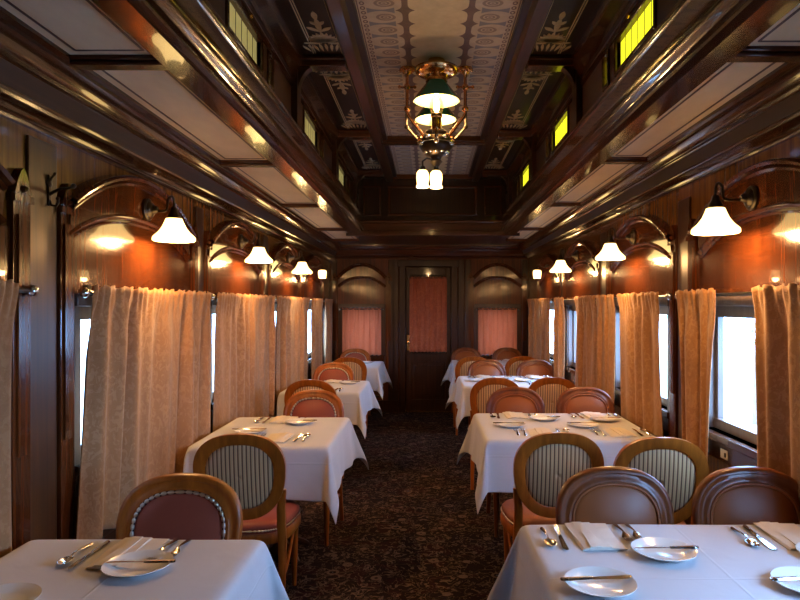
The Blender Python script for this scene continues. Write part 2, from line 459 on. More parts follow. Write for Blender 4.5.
# ------------------------------------------------------------------ arch windows
def P_left(a, z, d): return (XL + d, a, z)
def P_right(a, z, d): return (XR - d, a, z)
def P_end(a, z, d): return (a, YE - d, z)
def arc(t, z0, zp, e=2.0): return z0 + (zp - z0) * (1 - abs(t) ** e)
wn = 0
def pbox(b, P, a0, a1, z0, z1, d0, d1):
    p, q = P(a0, z0, d0), P(a1, z1, d1); b.box(p[0], q[0], p[1], q[1], p[2], q[2])
def arch_window(P, c, hw, open_hw, z0, z1, ao=-.05, ahw=.60, am='mahog_red'):
    global wn; wn += 1
    root = struct(empty('window_%d' % wn, P(c, 0, 0)))
    inv = Vector(P(c, 0, 0))
    def bld(b, *a, **k):
        b.v = [tuple(Vector(v) - inv) for v in b.v]; return b.build(*a, **k)
    # pilasters with pointed caps
    for s in (-1, 1):
        b = MB(); pc = c + s * (hw + .045)
        pbox(b, P, pc - .045, pc + .045, .60, 1.87, 0, .022)
        pbox(b, P, pc - .050, pc + .050, 1.84, 1.865, 0, .032)
        pbox(b, P, pc - .028, pc + .028, 1.0, 1.80, .018, .03)
        n = 9
        pts = [(-.045 + .09 * i / (n - 1)) for i in range(n)]
        top = [1.87 + .085 * (1 - (abs(q) / .045) ** 1.5) for q in pts]
        vs = [P(pc + q, 1.87, 0) for q in pts] + [P(pc + q, 1.87, .028) for q in pts] + [P(pc + q, t, 0) for q, t in zip(pts, top)] + [P(pc + q, t, .028) for q, t in zip(pts, top)]
        fs = []
        for i in range(n - 1):
            fs += [(i, i+1, n+i+1, n+i), (n+i, n+i+1, 3*n+i+1, 3*n+i), (2*n+i, 2*n+i+1, 3*n+i+1, 3*n+i), (i, i+1, 2*n+i+1, 2*n+i)]
        b.add(vs, fs)
        b.sphere(P(pc, 1.885, .028), .014, 8, 6)
        bld(b, 'pilaster', 'mahog_red', root, bevel=.005)
    N = 33
    ts = [-1 + 2 * i / (N - 1) for i in range(N)]
    tt = ts
    def arch_mold(zz0, zzp, e, prof, name):
        b = MB(); vs = []; n = len(prof)
        path = [(c + ao + t * ahw, arc(t, zz0, zzp, e)) for t in tt]
        for i, (a, z) in enumerate(path):
            a0, z0_ = path[max(0, i-1)]; a1, z1_ = path[min(N-1, i+1)]
            L = math.hypot(a1 - a0, z1_ - z0_) or 1; nx, nz = -(z1_ - z0_) / L, (a1 - a0) / L
            for s, d in prof: vs.append(P(a + nx * s, z + nz * s, d))
        fs = []
        for i in range(N - 1):
            for q in range(n): fs.append((i*n+q, i*n+(q+1)%n, (i+1)*n+(q+1)%n, (i+1)*n+q))
        b.add(vs, fs); bld(b, name, 'mahog_red', root)
    arch_mold(1.875, 2.06, 2.0, [(-.018, 0), (-.018, .040), (-.008, .048), (.002, .042), (.006, .058), (.018, .064), (.028, .052), (.032, 0)], 'hood_moulding')
    arch_mold(1.755, 1.885, 2.4, [(-.02, 0), (-.02, .016), (-.012, .024), (-.004, .018), (.002, .03), (.012, .036), (.022, .03), (.024, 0)], 'inner_arch_moulding')
    b = MB()
    def band(u, v):
        t = 2*u-1
        lo, hi = arc(t, 1.755, 1.885, 2.4), arc(t, 1.875, 2.06, 2.0)
        return P(c + ao + t * ahw, lo + (hi - lo) * v, .026 + .008 * v)
    b.grid(band, N, 7); bld(b, 'arch_band', am, root)
    # blind panel below the arch
    b = MB()
    def field(u, v):
        t = 2*u-1; q = max(-1, min(1, (t * hw - ao) / ahw)); return P(c + t * hw, z1 + .02 + (arc(q, 1.755, 1.885, 2.4) - z1 - .02) * v, .012)
    b.grid(field, N, 4); bld(b, 'arch_panel', am, root)
    # window frame, inner jambs, sash, glass
    b = MB(); o = open_hw
    fr = .03
    for s in (-1, 1):
        pbox(b, P, c + s * o, c + s * (o + .06), z0 - .02, z1 + .04, -.02, .012)
        pbox(b, P, c + s * o, c + s * (o - .02), z0, z1, -.09, .0)
        pbox(b, P, c + s * (o - .02), c + s * (o - .02 - fr), z0 + .02, z1 - .02, -.075, -.045)
    pbox(b, P, c - o - .05, c + o + .05, z1 - .005, z1 + .045, -.02, .028)
    pbox(b, P, c - o, c + o, z1 - .06, z1, -.09, -.03)
    pbox(b, P, c - o, c + o, z0, z0 + .05, -.09, -.04)
    bld(b, 'window_frame', 'jamb' if am == 'mahog_red' else 'dark_z', root, bevel=.003)
    b = MB(); pbox(b, P, c - o + .03, c + o - .03, z0 + .03, z1 - .03, -.062, -.058)
    bld(b, 'glass_pane', 'glass', root, smooth=0)
    b = MB()
    pbox(b, P, c - o - .05, c + o + .05, z0 - .035, z0, -.09, .03)
    pbox(b, P, c - o - .05, c + o + .05, z0 - .12, z0 - .035, 0, .02)
    bld(b, 'window_sill', 'mahog_y', root, bevel=.004)
    return root
for w in LWIN: arch_window(P_left, w, .61, WHW, WZ0, WZ1)
for w in RWIN: arch_window(P_right, w, .61, WHW, WZ0, WZ1)
for x0, x1 in EW: arch_window(P_end, (x0 + x1) / 2, .335, (x1 - x0) / 2, EZ[0], EZ[1], 0, .33, 'dull_red')
# heater ledges along the walls
struct(MB().prism_y([(XL, 0), (XL + .02, 0), (XL + .02, .53), (XL + .035, .55), (XL + .035, .575), (XL, .58)], YB, YE).build('baseboard_left', 'dark_y', bevel=.004))
struct(MB().prism_y([(XR, 0), (XR - .02, 0), (XR - .02, .53), (XR - .035, .55), (XR - .035, .575), (XR, .58)], YB, YE).build('baseboard_right', 'dark_y', bevel=.004))
b = MB()
for x0, x1 in ((XL + .08, DX0 - .1), (DX1 + .1, XR - .08)): b.box(x0, x1, YE - .025, YE, 0, .16)
struct(b.build('baseboard_end', 'dark_z', bevel=.004))

# ------------------------------------------------------------------ door at the end
door = struct(empty('door_1', (0, YE, 0)))
def drel(b): b.v = [(x, y - YE, z) for x, y, z in b.v]; return b
b = MB(); y0, y1 = YE - .03, YE + .1
for x0, x1 in ((DX0 - .085, DX0), (DX1, DX1 + .085)): b.box(x0, x1, y0, y1, 0, 2.06)
b.box(DX0 - .11, DX1 + .11, y0 - .012, y1, 2.04, 2.13)
b.box(DX0 - .085, DX1 + .085, YE + .09, YE + .1, 0, 2.05)
drel(b).build('door_frame', 'dark_z', door, bevel=.005)
b = MB(); ys, ye = YE + .02, YE + .06; dx0, dx1 = DX0 + .004, DX1 - .004
b.box(dx0, dx0 + .075, ys, ye, .01, 2.035); b.box(dx1 - .075, dx1, ys, ye, .01, 2.035)
for z0, z1 in ((.01, .17), (.70, .82), (1.92, 2.035)): b.box(dx0 + .07, dx1 - .07, ys, ye, z0, z1)
drel(b).build('door_leaf', 'dark_z', door, bevel=.006)
b = MB(); b.box(dx0 + .07, dx1 - .07, ys + .015, ye - .01, .16, .71)
b.box(dx0 + .12, dx1 - .12, ys + .004, ys + .02, .22, .65)
drel(b).build('lower_panel', 'dark_z', door, bevel=.008)
b = MB(); b.box(dx0 + .07, dx1 - .07, ys + .02, ys + .026, .81, 1.93); drel(b).build('door_glass', 'glass', door, smooth=0)
b = MB(); b.lathe([(0, .0), (.022, .002), (.022, .006), (.008, .008), (.008, .035), (.02, .042), (.024, .055), (.016, .066), (0, .068)], 16, (DX0 + .04, ys, .98), Matrix.Rotation(PI / 2, 3, 'X'))
drel(b).build('door_knob', 'brass', door)
b = MB(); b.box(DX0 + .02, DX0 + .06, ys - .004, ys, .86, 1.08); drel(b).build('lock_plate', 'brass', door, bevel=.002)
b = MB(); b.box(DX0 - .0, DX1, YE - .04, YE + .03, .0, .012); drel(b).build('threshold', 'brass', door)

# ------------------------------------------------------------------ crown mouldings & lower ceiling
tn = 0
def trim(b, mat, **k):
    global tn; tn += 1; return struct(b.build('trim_%d' % tn, mat, **k))
XOL, XIL, XOR, XIR = -1.16, -.871, 1.195, .982
crown = [(0, 0), (.09, 0), (.10, .05), (.14, .06), (.16, .10), (.24, .16), (.30, .19), (.33, .20), (.37, .215), (.38, .27), (.40, .29), (.44, .31),
         (.56, .62), (.60, .66), (.61, .72), (.66, .735), (.72, .77), (.80, .82), (.86, .90), (.88, .93), (.95, .94), (1.0, 1.0)]
def crown_side(X, Xo, zb, y0, y1):
    pr = [(X + (Xo - X) * d, zb + (ZLOW - zb) * h) for d, h in crown]
    pr += [(Xo, ZLOW + .04), (X, ZLOW + .04)]
    return MB().prism_y(pr, y0, y1)
trim(crown_side(XL, XOL, 2.105, YB, YE), 'mahog_y', smooth=30)
trim(crown_side(XR, XOR, 2.145, YB, YE), 'mahog_y', smooth=30)
def crown_band(X, Xo, zb, y0, y1):
    q = [(X + (Xo - X) * (d + .012), zb + (ZLOW - zb) * (h - .012)) for d, h in crown[11:13]]
    q0, q1 = q; return MB().prism_y([q0, q1, (q1[0] - (Xo - X) * .06, q1[1] + .01), (q0[0] - (Xo - X) * .06, q0[1] + .01)], y0, y1)
trim(crown_band(XL, XOL, 2.105, YB, YE - .25), 'band'); trim(crown_band(XR, XOR, 2.145, YB, YE - .25), 'band')
pr = [(YE + (-.30) * d, 2.15 + (ZLOW - 2.15) * h) for d, h in crown] + [(YE - .30, ZLOW + .04), (YE, ZLOW + .04)]
trim(MB().prism_x(pr, XL, XR), 'mahog_x', smooth=30)

ceil = struct(MB().box(XL - .1, XOL, YB, YE, ZLOW + .035, ZLOW + .06).box(XOR, XR + .1, YB, YE, ZLOW + .035, ZLOW + .06)
              .box(XL, XR, YBULK + .02, YE + .1, ZLOW + .02, ZLOW + .06).build('ceiling', 'dark_y', smooth=0))
BEAML = [-1.0, .55, 2.12, 3.63, 5.16, 6.78]; BEAMR = [-1.1, .46, 2.05, 3.55, 5.10, 6.74]
YCE = 7.85
def strip(Xo, Xi, BEAMY):
    ys = [YB] + [y for y in BEAMY] + [YCE]
    s = 1 if Xi > Xo else -1
    for i in range(len(ys) - 1):
        a, c = ys[i] + (.045 if i else 0), ys[i+1] - (.045 if i < len(ys) - 2 else 0)
        p = MB().box(Xo, Xi, a, c, ZLOW + .012, ZLOW + .03).build('canvas_panel', 'cream', ceil, smooth=0)
        b = MB(); m = .036; w = .004
        for x in (Xo + s * m, Xi - s * m): b.box(x - w, x + w, a + m, c - m, ZLOW + .010, ZLOW + .0125)
        for y in (a + m, c - m): b.box(Xo + s * m, Xi - s * m, y - w, y + w, ZLOW + .010, ZLOW + .0125)
        b.build('inlay_line', 'inlay', p, smooth=0)
    b = MB()
    for y in BEAMY + [YCE + .05]:
        b.box(Xo - s * .03, Xi + s * .02, y - .045, y + .045, ZLOW - .002, ZLOW + .034)
        b.box(Xo - s * .03, Xi + s * .02, y - .03, y + .03, ZLOW - .014, ZLOW)
    trim(b, 'mahog_x', bevel=.006)
strip(XOL, XIL, BEAML); strip(XOR, XIR, BEAMR)
# soffit beam and cornice around the clerestory well
soff = [(-.925, 2.335), (-.925, 2.29), (-.915, 2.283), (-.825, 2.283), (-.815, 2.29), (-.803, 2.30), (-.803, 2.315), (-.792, 2.322), (-.786, 2.334), (-.775, 2.345),
        (-.768, 2.365), (-.766, 2.385), (-.772, 2.392), (-.782, 2.396), (-.782, 2.462), (-.776, 2.468), (-.770, 2.48), (-.770, 2.494), (-.84, 2.50), (-.86, 2.50), (-.90, 2.36)]
def soffit(s): return MB().prism_y([(CX - s * x if s > 0 else CX + x, z) for x, z in soff], YB, YBULK + .05)
trim(soffit(-1), 'mahog_y', smooth=30); trim(soffit(1), 'mahog_y', smooth=30)
# ------------------------------------------------------------------ clerestory
CW = .83; ZD = 2.90; ZC = 2.95
def cl_windows():
    out = []
    k = -2
    for k in range(-2, 4):
        y = 2.48 + 1.53 * k
        if y < YB + .3: continue
        out.append((y, y + .50)); out.append((y + .64, y + .71))
    return [w for w in out if w[1] < 6.9]
CLW = cl_windows(); PZ0, PZ1 = 2.585, 2.722
for s, nm in ((-1, 'wall_clerestory_left'), (1, 'wall_clerestory_right')):
    X = CX + s * CW; Xo = X + s * .05
    b = MB()
    b.box(X, Xo, YB, YBULK, 2.45, PZ0); b.box(X, Xo, YB, YBULK, PZ1, 3.0)
    e = [YB]
    for a, c in CLW: e += [a, c]
    e.append(YBULK)
    for i in range(0, len(e), 2): b.box(X, Xo, e[i], e[i+1], PZ0, PZ1)
    struct(b.build(nm, 'dark_y', smooth=0))
    for i, (a, c) in enumerate(CLW):
        wn += 1
        w = struct(empty('window_%d' % wn, (X, a, PZ0)))
        gl = MB().box(s * .018, s * .026, 0, c - a, 0, PZ1 - PZ0).build('stained_pane', 'stain_r' if s > 0 else 'stain_l', w, smooth=0)
        b = MB(); t = .02; d0, d1 = -s * .010, s * .02
        b.box(d0, d1, -t, 0, -t, PZ1 - PZ0 + t); b.box(d0, d1, c - a, c - a + t, -t, PZ1 - PZ0 + t)
        b.box(d0, d1, 0, c - a, -t, 0); b.box(d0, d1, 0, c - a, PZ1 - PZ0, PZ1 - PZ0 + t)
        b.build('window_frame', 'mahog_y', w, bevel=.004)
        if c - a > .3:
            MB().lathe([(0, 0), (.012, .004), (.012, .01), (0, .016)], 10, (-s * .02, (c - a) / 2, PZ1 - PZ0 + .012), Matrix.Rotation(-s * PI / 2, 3, 'Y')).build('latch', 'brass', w)
DECKY = [-.95, .60, 2.15, 3.70, 5.25, 6.78]
# deck roof boards, centre roof, framing beams
b = MB()
for s in (-1, 1): b.box(CX + s * .40, CX + s * (CW + .06), YB, YBULK, ZD + .02, ZD + .05)
struct(b.build('ceiling_clerestory_deck', 'deck', smooth=0))
struct(MB().box(CX - .45, CX + .45, YB, YBULK, ZC, ZC + .03).build('ceiling_clerestory_centre', 'center', smooth=0))
b = MB()
for s in (-1, 1):
    b.prism_y([(CX + s * .428, ZC + .01), (CX + s * .428, ZC - .02), (CX + s * .436, ZC - .03), (CX + s * .445, ZC - .05), (CX + s * .455, ZC - .062),
               (CX + s * .515, ZC - .062), (CX + s * .525, ZC - .05), (CX + s * .535, ZC - .03), (CX + s * .535, ZC)], YB, YBULK)
trim(b, 'dark_y', smooth=30)
b = MB()
for y in DECKY:
    for s in (-1, 1):
        b.box(CX + s * .52, CX + s * CW, y - .05, y + .05, ZD - .035, ZD + .02)
        b.box(CX + s * .52, CX + s * CW, y - .07, y + .07, ZD - .005, ZD + .02)
trim(b, 'mahog_x', bevel=.006)
b = MB()
for y in (-.95, 2.15 - .0, 5.55):
    if y == 2.15: continue
    b.box(CX - .45, CX + .45, y - .06, y + .06, ZC - .045, ZC + .005); b.box(CX - .45, CX + .45, y - .035, y + .035, ZC - .06, ZC)
b.box(CX - .45, CX + .45, YBULK - .10, YBULK, ZC - .05, ZC + .005)
trim(b, 'mahog_x', bevel=.006)
# uprights and curved brackets on the clerestory walls
b = MB()
for y in DECKY:
    for s in (-1, 1):
        X = CX + s * CW
        b.box(X, X - s * .035, y - .055, y + .055, 2.49, ZD)
        pts = [(X - s * .03, ZD - .22)]
        n = 8
        for i in range(n + 1):
            a = PI / 2 * i / n
            pts.append((X - s * (.03 + .13 * (1 - cos(a))), ZD - .20 + .18 * sin(a)))
        pts.append((X - s * .03, ZD - .02))
        b.prism_y(pts, y - .03, y + .03)
trim(b, 'dark_z', bevel=.004)
b = MB()
for s in (-1, 1):
    X = CX + s * CW
    b.prism_y([(X, 2.80), (X - s * .02, 2.80), (X - s * .025, 2.83), (X - s * .05, 2.87), (X - s * .06, 2.90), (X - s * .06, 2.925), (X, 2.925)], YB, YBULK)
    b.prism_y([(X, 2.745), (X - s * .016, 2.75), (X - s * .016, 2.765), (X, 2.77)], YB, YBULK)
trim(b, 'mahog_y', smooth=30)
# gilt palmettes on the deck panels
def petal(b, x, y, ang, L, W, z):
    n = 9; vs, fs = [], []
    for i in range(n):
        t = i / (n - 1); w = W * (sin(PI * t ** 1.35)) ** .8 if 0 < t < 1 else 0.0005
        for k in (-1, 1):
            px, py = k * w, L * t
            vs.append((x + px * cos(ang) + py * sin(ang), y - px * sin(ang) + py * cos(ang), z))
    vs += [(v[0], v[1], v[2] + .003) for v in vs]
    m = 2 * n
    for i in range(n - 1):
        a = 2 * i
        fs += [(a, a+1, a+3, a+2), (m+a, m+a+2, m+a+3, m+a+1), (a, a+2, m+a+2, m+a), (a+1, m+a+1, m+a+3, a+3)]
    b.add(vs, fs)
def palmette(b, x, y, d, z):
    def pt(dx, dy, ang, L, W): k = 1.38; petal(b, x + dx * k, y + d * dy * k, ang if d > 0 else PI - ang, L * k, W * k * .9, z)
    for i in range(-4, 5): pt(i * .017, .0, i * .10, .075 - .004 * abs(i), .0065)
    for i in range(-5, 6): pt(0, .085, i * .23, .095 - .006 * abs(i), .0095)
    for sgn in (-1, 1):
        pt(sgn * .012, .075, sgn * 1.45, .07, .010); pt(0, .185, sgn * .85, .06, .011); pt(0, .235, sgn * .6, .045, .009)
    pt(0, .165, 0, .13, .013); pt(0, .275, 0, .075, .012)
ZP = ZD + .016
b0 = MB()
for s in (-1, 1):
    x = CX + s * .608
    for i in range(len(DECKY) - 1):
        a, c = DECKY[i] + .075, DECKY[i+1] - .075
        b = MB(); palmette(b, x, a + .05, 1, ZP); palmette(b, x, c - .05, -1, ZP)
        for q in (-.086, -.074, .074, .086): b.box(x + q - .0022, x + q + .0022, a + .02, c - .02, ZP, ZP + .004)
        b.v = [(px, py, pz) for px, py, pz in b.v]
        o = b.build('gilt_palmette_stencil', 'gilt', None, smooth=0); struct(o); tn += 1; o.name = 'trim_%d' % tn
# bulkhead at the end of the clerestory
b = MB(); b.box(XIL - .05, XIR + .05, YBULK, YBULK + .05, ZLOW - .02, 3.0)
struct(b.build('wall_bulkhead', 'dark_z', smooth=0))
b = MB()
def frame_y(b, x0, x1, z0, z1, y, w, d):
    b.box(x0, x1, y - d, y, z0, z0 + w); b.box(x0, x1, y - d, y, z1 - w, z1)
    b.box(x0, x0 + w, y - d, y, z0 + w, z1 - w); b.box(x1 - w, x1, y - d, y, z0 + w, z1 - w)
frame_y(b, CX - .50, CX + .50, 2.50, 2.84, YBULK, .03, .02)
b.box(CX - .86, CX + .86, YBULK - .05, YBULK, 2.28, 2.33)
b.box(CX - .84, CX + .84, YBULK - .03, YBULK, 2.33, 2.42)
b.box(CX - .84, CX + .84, YBULK - .05, YBULK, 2.42, 2.45)
for s in (-1, 1): frame_y(b, CX + s * .68 - .1, CX + s * .68 + .1, 2.50, 2.84, YBULK, .02, .015)
trim(b, 'mahog_x', bevel=.006)

# pier mouldings at the side walls: plain boards between windows
def piers(P, wins):
    b = MB()
    for i in range(len(wins) - 1):
        a, c = wins[i] + .70, wins[i+1] - .70
        if c - a < .05: continue
        pbox(b, P, a + .005, c - .005, .60, 2.08, 0, .012)
    trim(b, 'pier', bevel=.004)
piers(P_left, LWIN); piers(P_right, RWIN)
b = MB()
for x in (XL + .05, EW[0][1] + .145, DX0 - .14, DX1 + .14, EW[1][0] - .145, XR - .05):
    b.box(x - .04, x + .04, YE - .025, YE, .16, 2.14)
for x0, x1 in EW:
    frame_y(b, x0 - .01, x1 + .01, .2, .66, YE, .03, .014)
trim(b, 'dark_z', bevel=.005)

# ------------------------------------------------------------------ chairs
def sup(a, rx, rz, e):
    c, s = cos(a), sin(a)
    return (math.copysign(abs(c) ** (2 / e), c) * rx, math.copysign(abs(s) ** (2 / e), s) * rz)
BC, BRX, BRZ = .700, .209, .208
def ring(a, g=0, k=1):
    x, z = sup(a, (BRX + g) * k, (BRZ + g) * k, 2.4)
    return x * (1 + .10 * z / BRZ), z
def back_pt(x, z, d): # tilt the back: d is depth toward the sitter
    k = z - .50
    return (x, d - .16 * k - .02, z)
def make_chair(leather, nails, wd='chair'):
    t = empty('dining_chair'); N = 56
    b = MB(); prof = [(0, -.016), (0, .012), (-.006, .018), (-.014, .018), (-.018, .013), (-.030, .013), (-.036, .019), (-.044, .017), (-.047, .010), (-.047, -.012), (-.040, -.016)]
    vs = []
    for i in range(N):
        a = 2 * PI * i / N
        for s, d in prof:
            x, z = ring(a, s * 1.12); vs.append(back_pt(x, BC + z, d))
    n = len(prof); fs = [(i*n+q, i*n+(q+1)%n, ((i+1)%N)*n+(q+1)%n, ((i+1)%N)*n+q) for i in range(N) for q in range(n)]
    b.add(vs, fs); b.build('backrest_frame', wd, t, smooth=50)
    def pad(d0, bulge, mat, name):
        b = MB(); K = 9; vs = []; R = .049
        for j in range(K):
            r = 1 - j / (K - 1); r = max(r, .001)
            for i in range(N):
                x, z = ring(2 * PI * i / N, -R, r)
                vs.append(back_pt(x, BC + z, d0 + bulge * (1 - r ** 2.6)))
        fs = [(j*N+i, j*N+(i+1)%N, (j+1)*N+(i+1)%N, (j+1)*N+i) for j in range(K-1) for i in range(N)]
        b.add(vs, fs); return b.build(name, mat, t, smooth=80, solid=.004)
    pad(.006, .026, leather, 'back_cushion'); pad(-.006, -.010, 'stripe', 'back_panel')
    b = MB(); R = .055
    if nails:
        NB = 46
        b.tube([back_pt(*[(q[0], BC + q[1]) for q in [ring(2 * PI * i / (NB * 4), -R)]][0], .016) for i in range(NB * 4)], [(.0025, .0062, .0074, .0062)[i % 4] for i in range(NB * 4)], 6, True)
        b.build('nailhead_trim', 'nail', t, smooth=80)
        b = MB(); b.tube([back_pt(*[(q[0], BC + q[1]) for q in [ring(2 * PI * i / N, -R)]][0], .0125) for i in range(N)], .0065, 6, True); b.build('gimp', 'gimp', t, smooth=80)
    else:
        b.tube([back_pt(*[(q[0], BC + q[1]) for q in [ring(2 * PI * i / N, -R)]][0], .015) for i in range(N)], .006, 6, True)
        b.build('piping', leather, t, smooth=80)
    # seat pad: rounded trapezoid, wider in front
    def outline(k, grow=0):
        a = 2 * PI * k / 40; x, y = sup(a, .205 + grow, .205 + grow, 3.2)
        return x * (1 + .10 * (y / .2)), .235 + y
    b = MB(); rows = [(.0, .400), (.004, .425), (.004, .436), (-.006, .449), (-.03, .458), (-.09, .465), (-.16, .468), (-.204, .469)]
    vs = [(*outline(i, g), z) for g, z in rows for i in range(40)]
    fs = [(j*40+i, j*40+(i+1)%40, (j+1)*40+(i+1)%40, (j+1)*40+i) for j in range(len(rows)-1) for i in range(40)]
    fs.append(tuple(range(40))[::-1]); b.add(vs, fs)
    seat = b.build('seat', leather, t, smooth=60)
    b = MB()
    b.tube([(*outline(i * 40 / 320, .006), .418) for i in range(320)], [(.002, .0042, .0052, .0042)[i % 4] for i in range(320)], 6, True)
    b.build('nailhead_trim', 'nail', seat, smooth=80)
    b = MB(); rows = [(.006, .350), (.010, .356), (.010, .392), (.004, .402), (-.03, .402), (-.03, .350)]
    vs = [(*outline(i, g), z) for g, z in rows for i in range(40)]; R_ = len(rows)
    fs = [(j*40+i, j*40+(i+1)%40, ((j+1)%R_)*40+(i+1)%40, ((j+1)%R_)*40+i) for j in range(R_) for i in range(40)]
    b.add(vs, fs); b.build('seat_rail', wd, t)
    for s in (-1, 1):
        b = MB(); x, y = s * .175, .392
        b.lathe([(0, 0), (.011, 0), (.012, .02), (.016, .14), (.021, .30), (.022, .318), (.027, .325), (.027, .335), (.021, .342), (.024, .352), (.024, .385), (0, .385)], 14, (x, y, 0))
        b.build('front_leg', wd, t)
        b = MB()
        pts = [(s * .192, -.085, 0), (s * .190, -.050, .12), (s * .187, -.015, .26), (s * .184, .004, .38), (s * .180, .0, .46), (s * .181, -.016, .54), (s * .194, -.035, .635)]
        fr = [((1, 0, 0), (0, 1, 0))] * len(pts); w = [.014, .015, .018, .022, .022, .021, .016]
        vs = []
        for p, ww in zip(pts, w):
            for q in range(10):
                a = 2 * PI * q / 10; dx, dy = sup(a, ww, ww * .85, 3.5); vs.append((p[0] + dx, p[1] + dy, p[2]))
        fs = [(j*10+i, j*10+(i+1)%10, (j+1)*10+(i+1)%10, (j+1)*10+i) for j in range(len(pts)-1) for i in range(10)] + [tuple(range(10))[::-1], tuple(range(60, 70))]
        b.add(vs, fs); b.build('rear_leg', wd, t)
        b = MB(); pts = []
        for i in range(9):
            u = i / 8; pts.append((s * (.186 - .012 * u), -.02 + .405 * u, .20 + .13 * u ** 2.2))
        b.tube(pts, .009, 8); b.build('stretcher', wd, t)
    return t
chairN = make_chair('leather', True); chairP = make_chair('leather_tan', False); chairD = make_chair('leather_tan', False, 'chair_shaded')
index_kids()
used = set()
def place_chair(src, x, y, far, label, group, da=0):
    rz = (PI if far else 0) + da
    if src.name not in used:
        used.add(src.name); src.location = (x, y, 0); src.rotation_euler = (0, 0, rz); c = src
    else: c = dup(src, (x, y, 0), rz)
    tag(c, label, 'chair', group); return c

# ------------------------------------------------------------------ tables and cloths
TH = .75
def make_table(w, l, label):
    t = empty('dining_table')
    MB().box(-w/2, w/2, -l/2, l/2, TH - .035, TH - .006).build('table_top', 'dark_y', t, bevel=.006)
    b = MB(); b.lathe([(0, .03), (.06, .03), (.055, .08), (.035, .12), (.032, .40), (.045, .55), (.06, .62), (.06, TH - .035), (0, TH - .035)], 18); b.build('pedestal', 'dark_z', t)
    b = MB()
    for k in range(4):
        a = PI / 4 + k * PI / 2; c, s = cos(a), sin(a)
        b.tube([(c * .04, s * .04, .10), (c * .11, s * .11, .07), (c * .19, s * .19, .03), (c * .21, s * .21, .016)], [.03, .026, .02, .016], 8)
    b.build('base', 'dark_z', t)
    return tag(t, label, 'table', 'tables under white cloths')
def make_cloth(w, l, over, seed, wall, fold=1.0):
    """one sheet: top, four hanging sides, corners gathered in a fold"""
    rnd = random.Random(seed); ph = [rnd.uniform(0, 6.28) for _ in range(12)]
    fl = [rnd.uniform(.8, 1.2) for _ in range(4)]
    hw, hl = w / 2, l / 2
    st = .02
    def axis(h, o0, o1):
        n = max(4, round(2 * h / .035)); a = [-h + 2 * h * i / n for i in range(n + 1)]
        def ext(o): m = max(4, round(o / st)); return [o * (i / m) for i in range(1, m + 1)]
        return [-h - q for q in reversed(ext(o0))] + a + [h + q for q in ext(o1)]
    us, vs_ = axis(hw, .05 if wall < 0 else over, .05 if wall > 0 else over), axis(hl, over, over)
    zt = TH + .002
    def hang(d): # vertical drop & outward for cloth length d past the edge
        if d <= 0: return 0, 0
        r = .014
        if d < r * PI / 2: a = d / r; return r * sin(a), r * (1 - cos(a))
        q = d - r * PI / 2; return r + q * .045, r + q * .998
    def pos(u, v):
        eu, ev = max(0, abs(u) - hw), max(0, abs(v) - hl)
        su, sv = (1 if u > 0 else -1), (1 if v > 0 else -1)
        x, y = max(-hw, min(hw, u)), max(-hl, min(hl, v))
        if eu == 0 and ev == 0: return (x, y, zt + .0012 * sin(9 * x + ph[0]) * sin(8 * y + ph[1]))
        if eu == 0 or ev == 0:
            d = max(eu, ev); o, z = hang(d)
            k = d / over
            par, h, idx = (y, hl, 0 if su > 0 else 1) if ev == 0 else (x, hw, 2 if sv > 0 else 3)
            edge = abs(par) / h
            wob = .010 * k * (sin(par * 13 + ph[2 + idx]) + .6 * sin(par * 23 + ph[6 + idx])) * (1 - edge ** 4)
            lift = .015 * k * k * max(0, edge - .55) / .45          # sides pull out towards the corner fold
            o = o + wob + .008 * k + lift
            z -= .012 * k * math.cos(par * 7 + ph[3])
            return (x + su * o, y, zt - z) if ev == 0 else (x, y + sv * o, zt - z)
        r = math.hypot(eu, ev); phi = math.atan2(ev, eu); a = sin(2 * phi) ** .8
        rr = r * (1 - .06 * a); k = r / over
        o, z = hang(r)
        base = .015 * min(k, 1) ** 2 + .008 * k
        fin = ((.30 if sv < 0 else .33) * r * a) * fl[(0 if su > 0 else 1) + (0 if sv > 0 else 2)] * fold
        drop = math.sqrt(max(r * r - fin * fin * .75, 0)) * .985
        cu, cv = cos(phi), sin(phi)
        ox = (o + base) * cu ** 1.0 * (1 - a) + (o * .7 + base * .7) * a + fin * (.25 if sv < 0 else .85)
        oy = (o + base) * cv ** 1.0 * (1 - a) + (o * .7 + base * .7) * a + fin * (.85 if sv < 0 else .25)
        swirl = .045 * k * (cu - cv) * a
        return (x + su * (ox + swirl), y + sv * (oy - swirl), zt - min(drop, z if fin == 0 else drop))
    nu, nv = len(us), len(vs_)
    b = MB(); b.add([pos(u, v) for v in vs_ for u in us], [(j*nu+i, j*nu+i+1, (j+1)*nu+i+1, (j+1)*nu+i) for j in range(nv-1) for i in range(nu-1)])
    return b.build('tablecloth', 'cloth', None, smooth=70, subsurf=1, solid=.003)

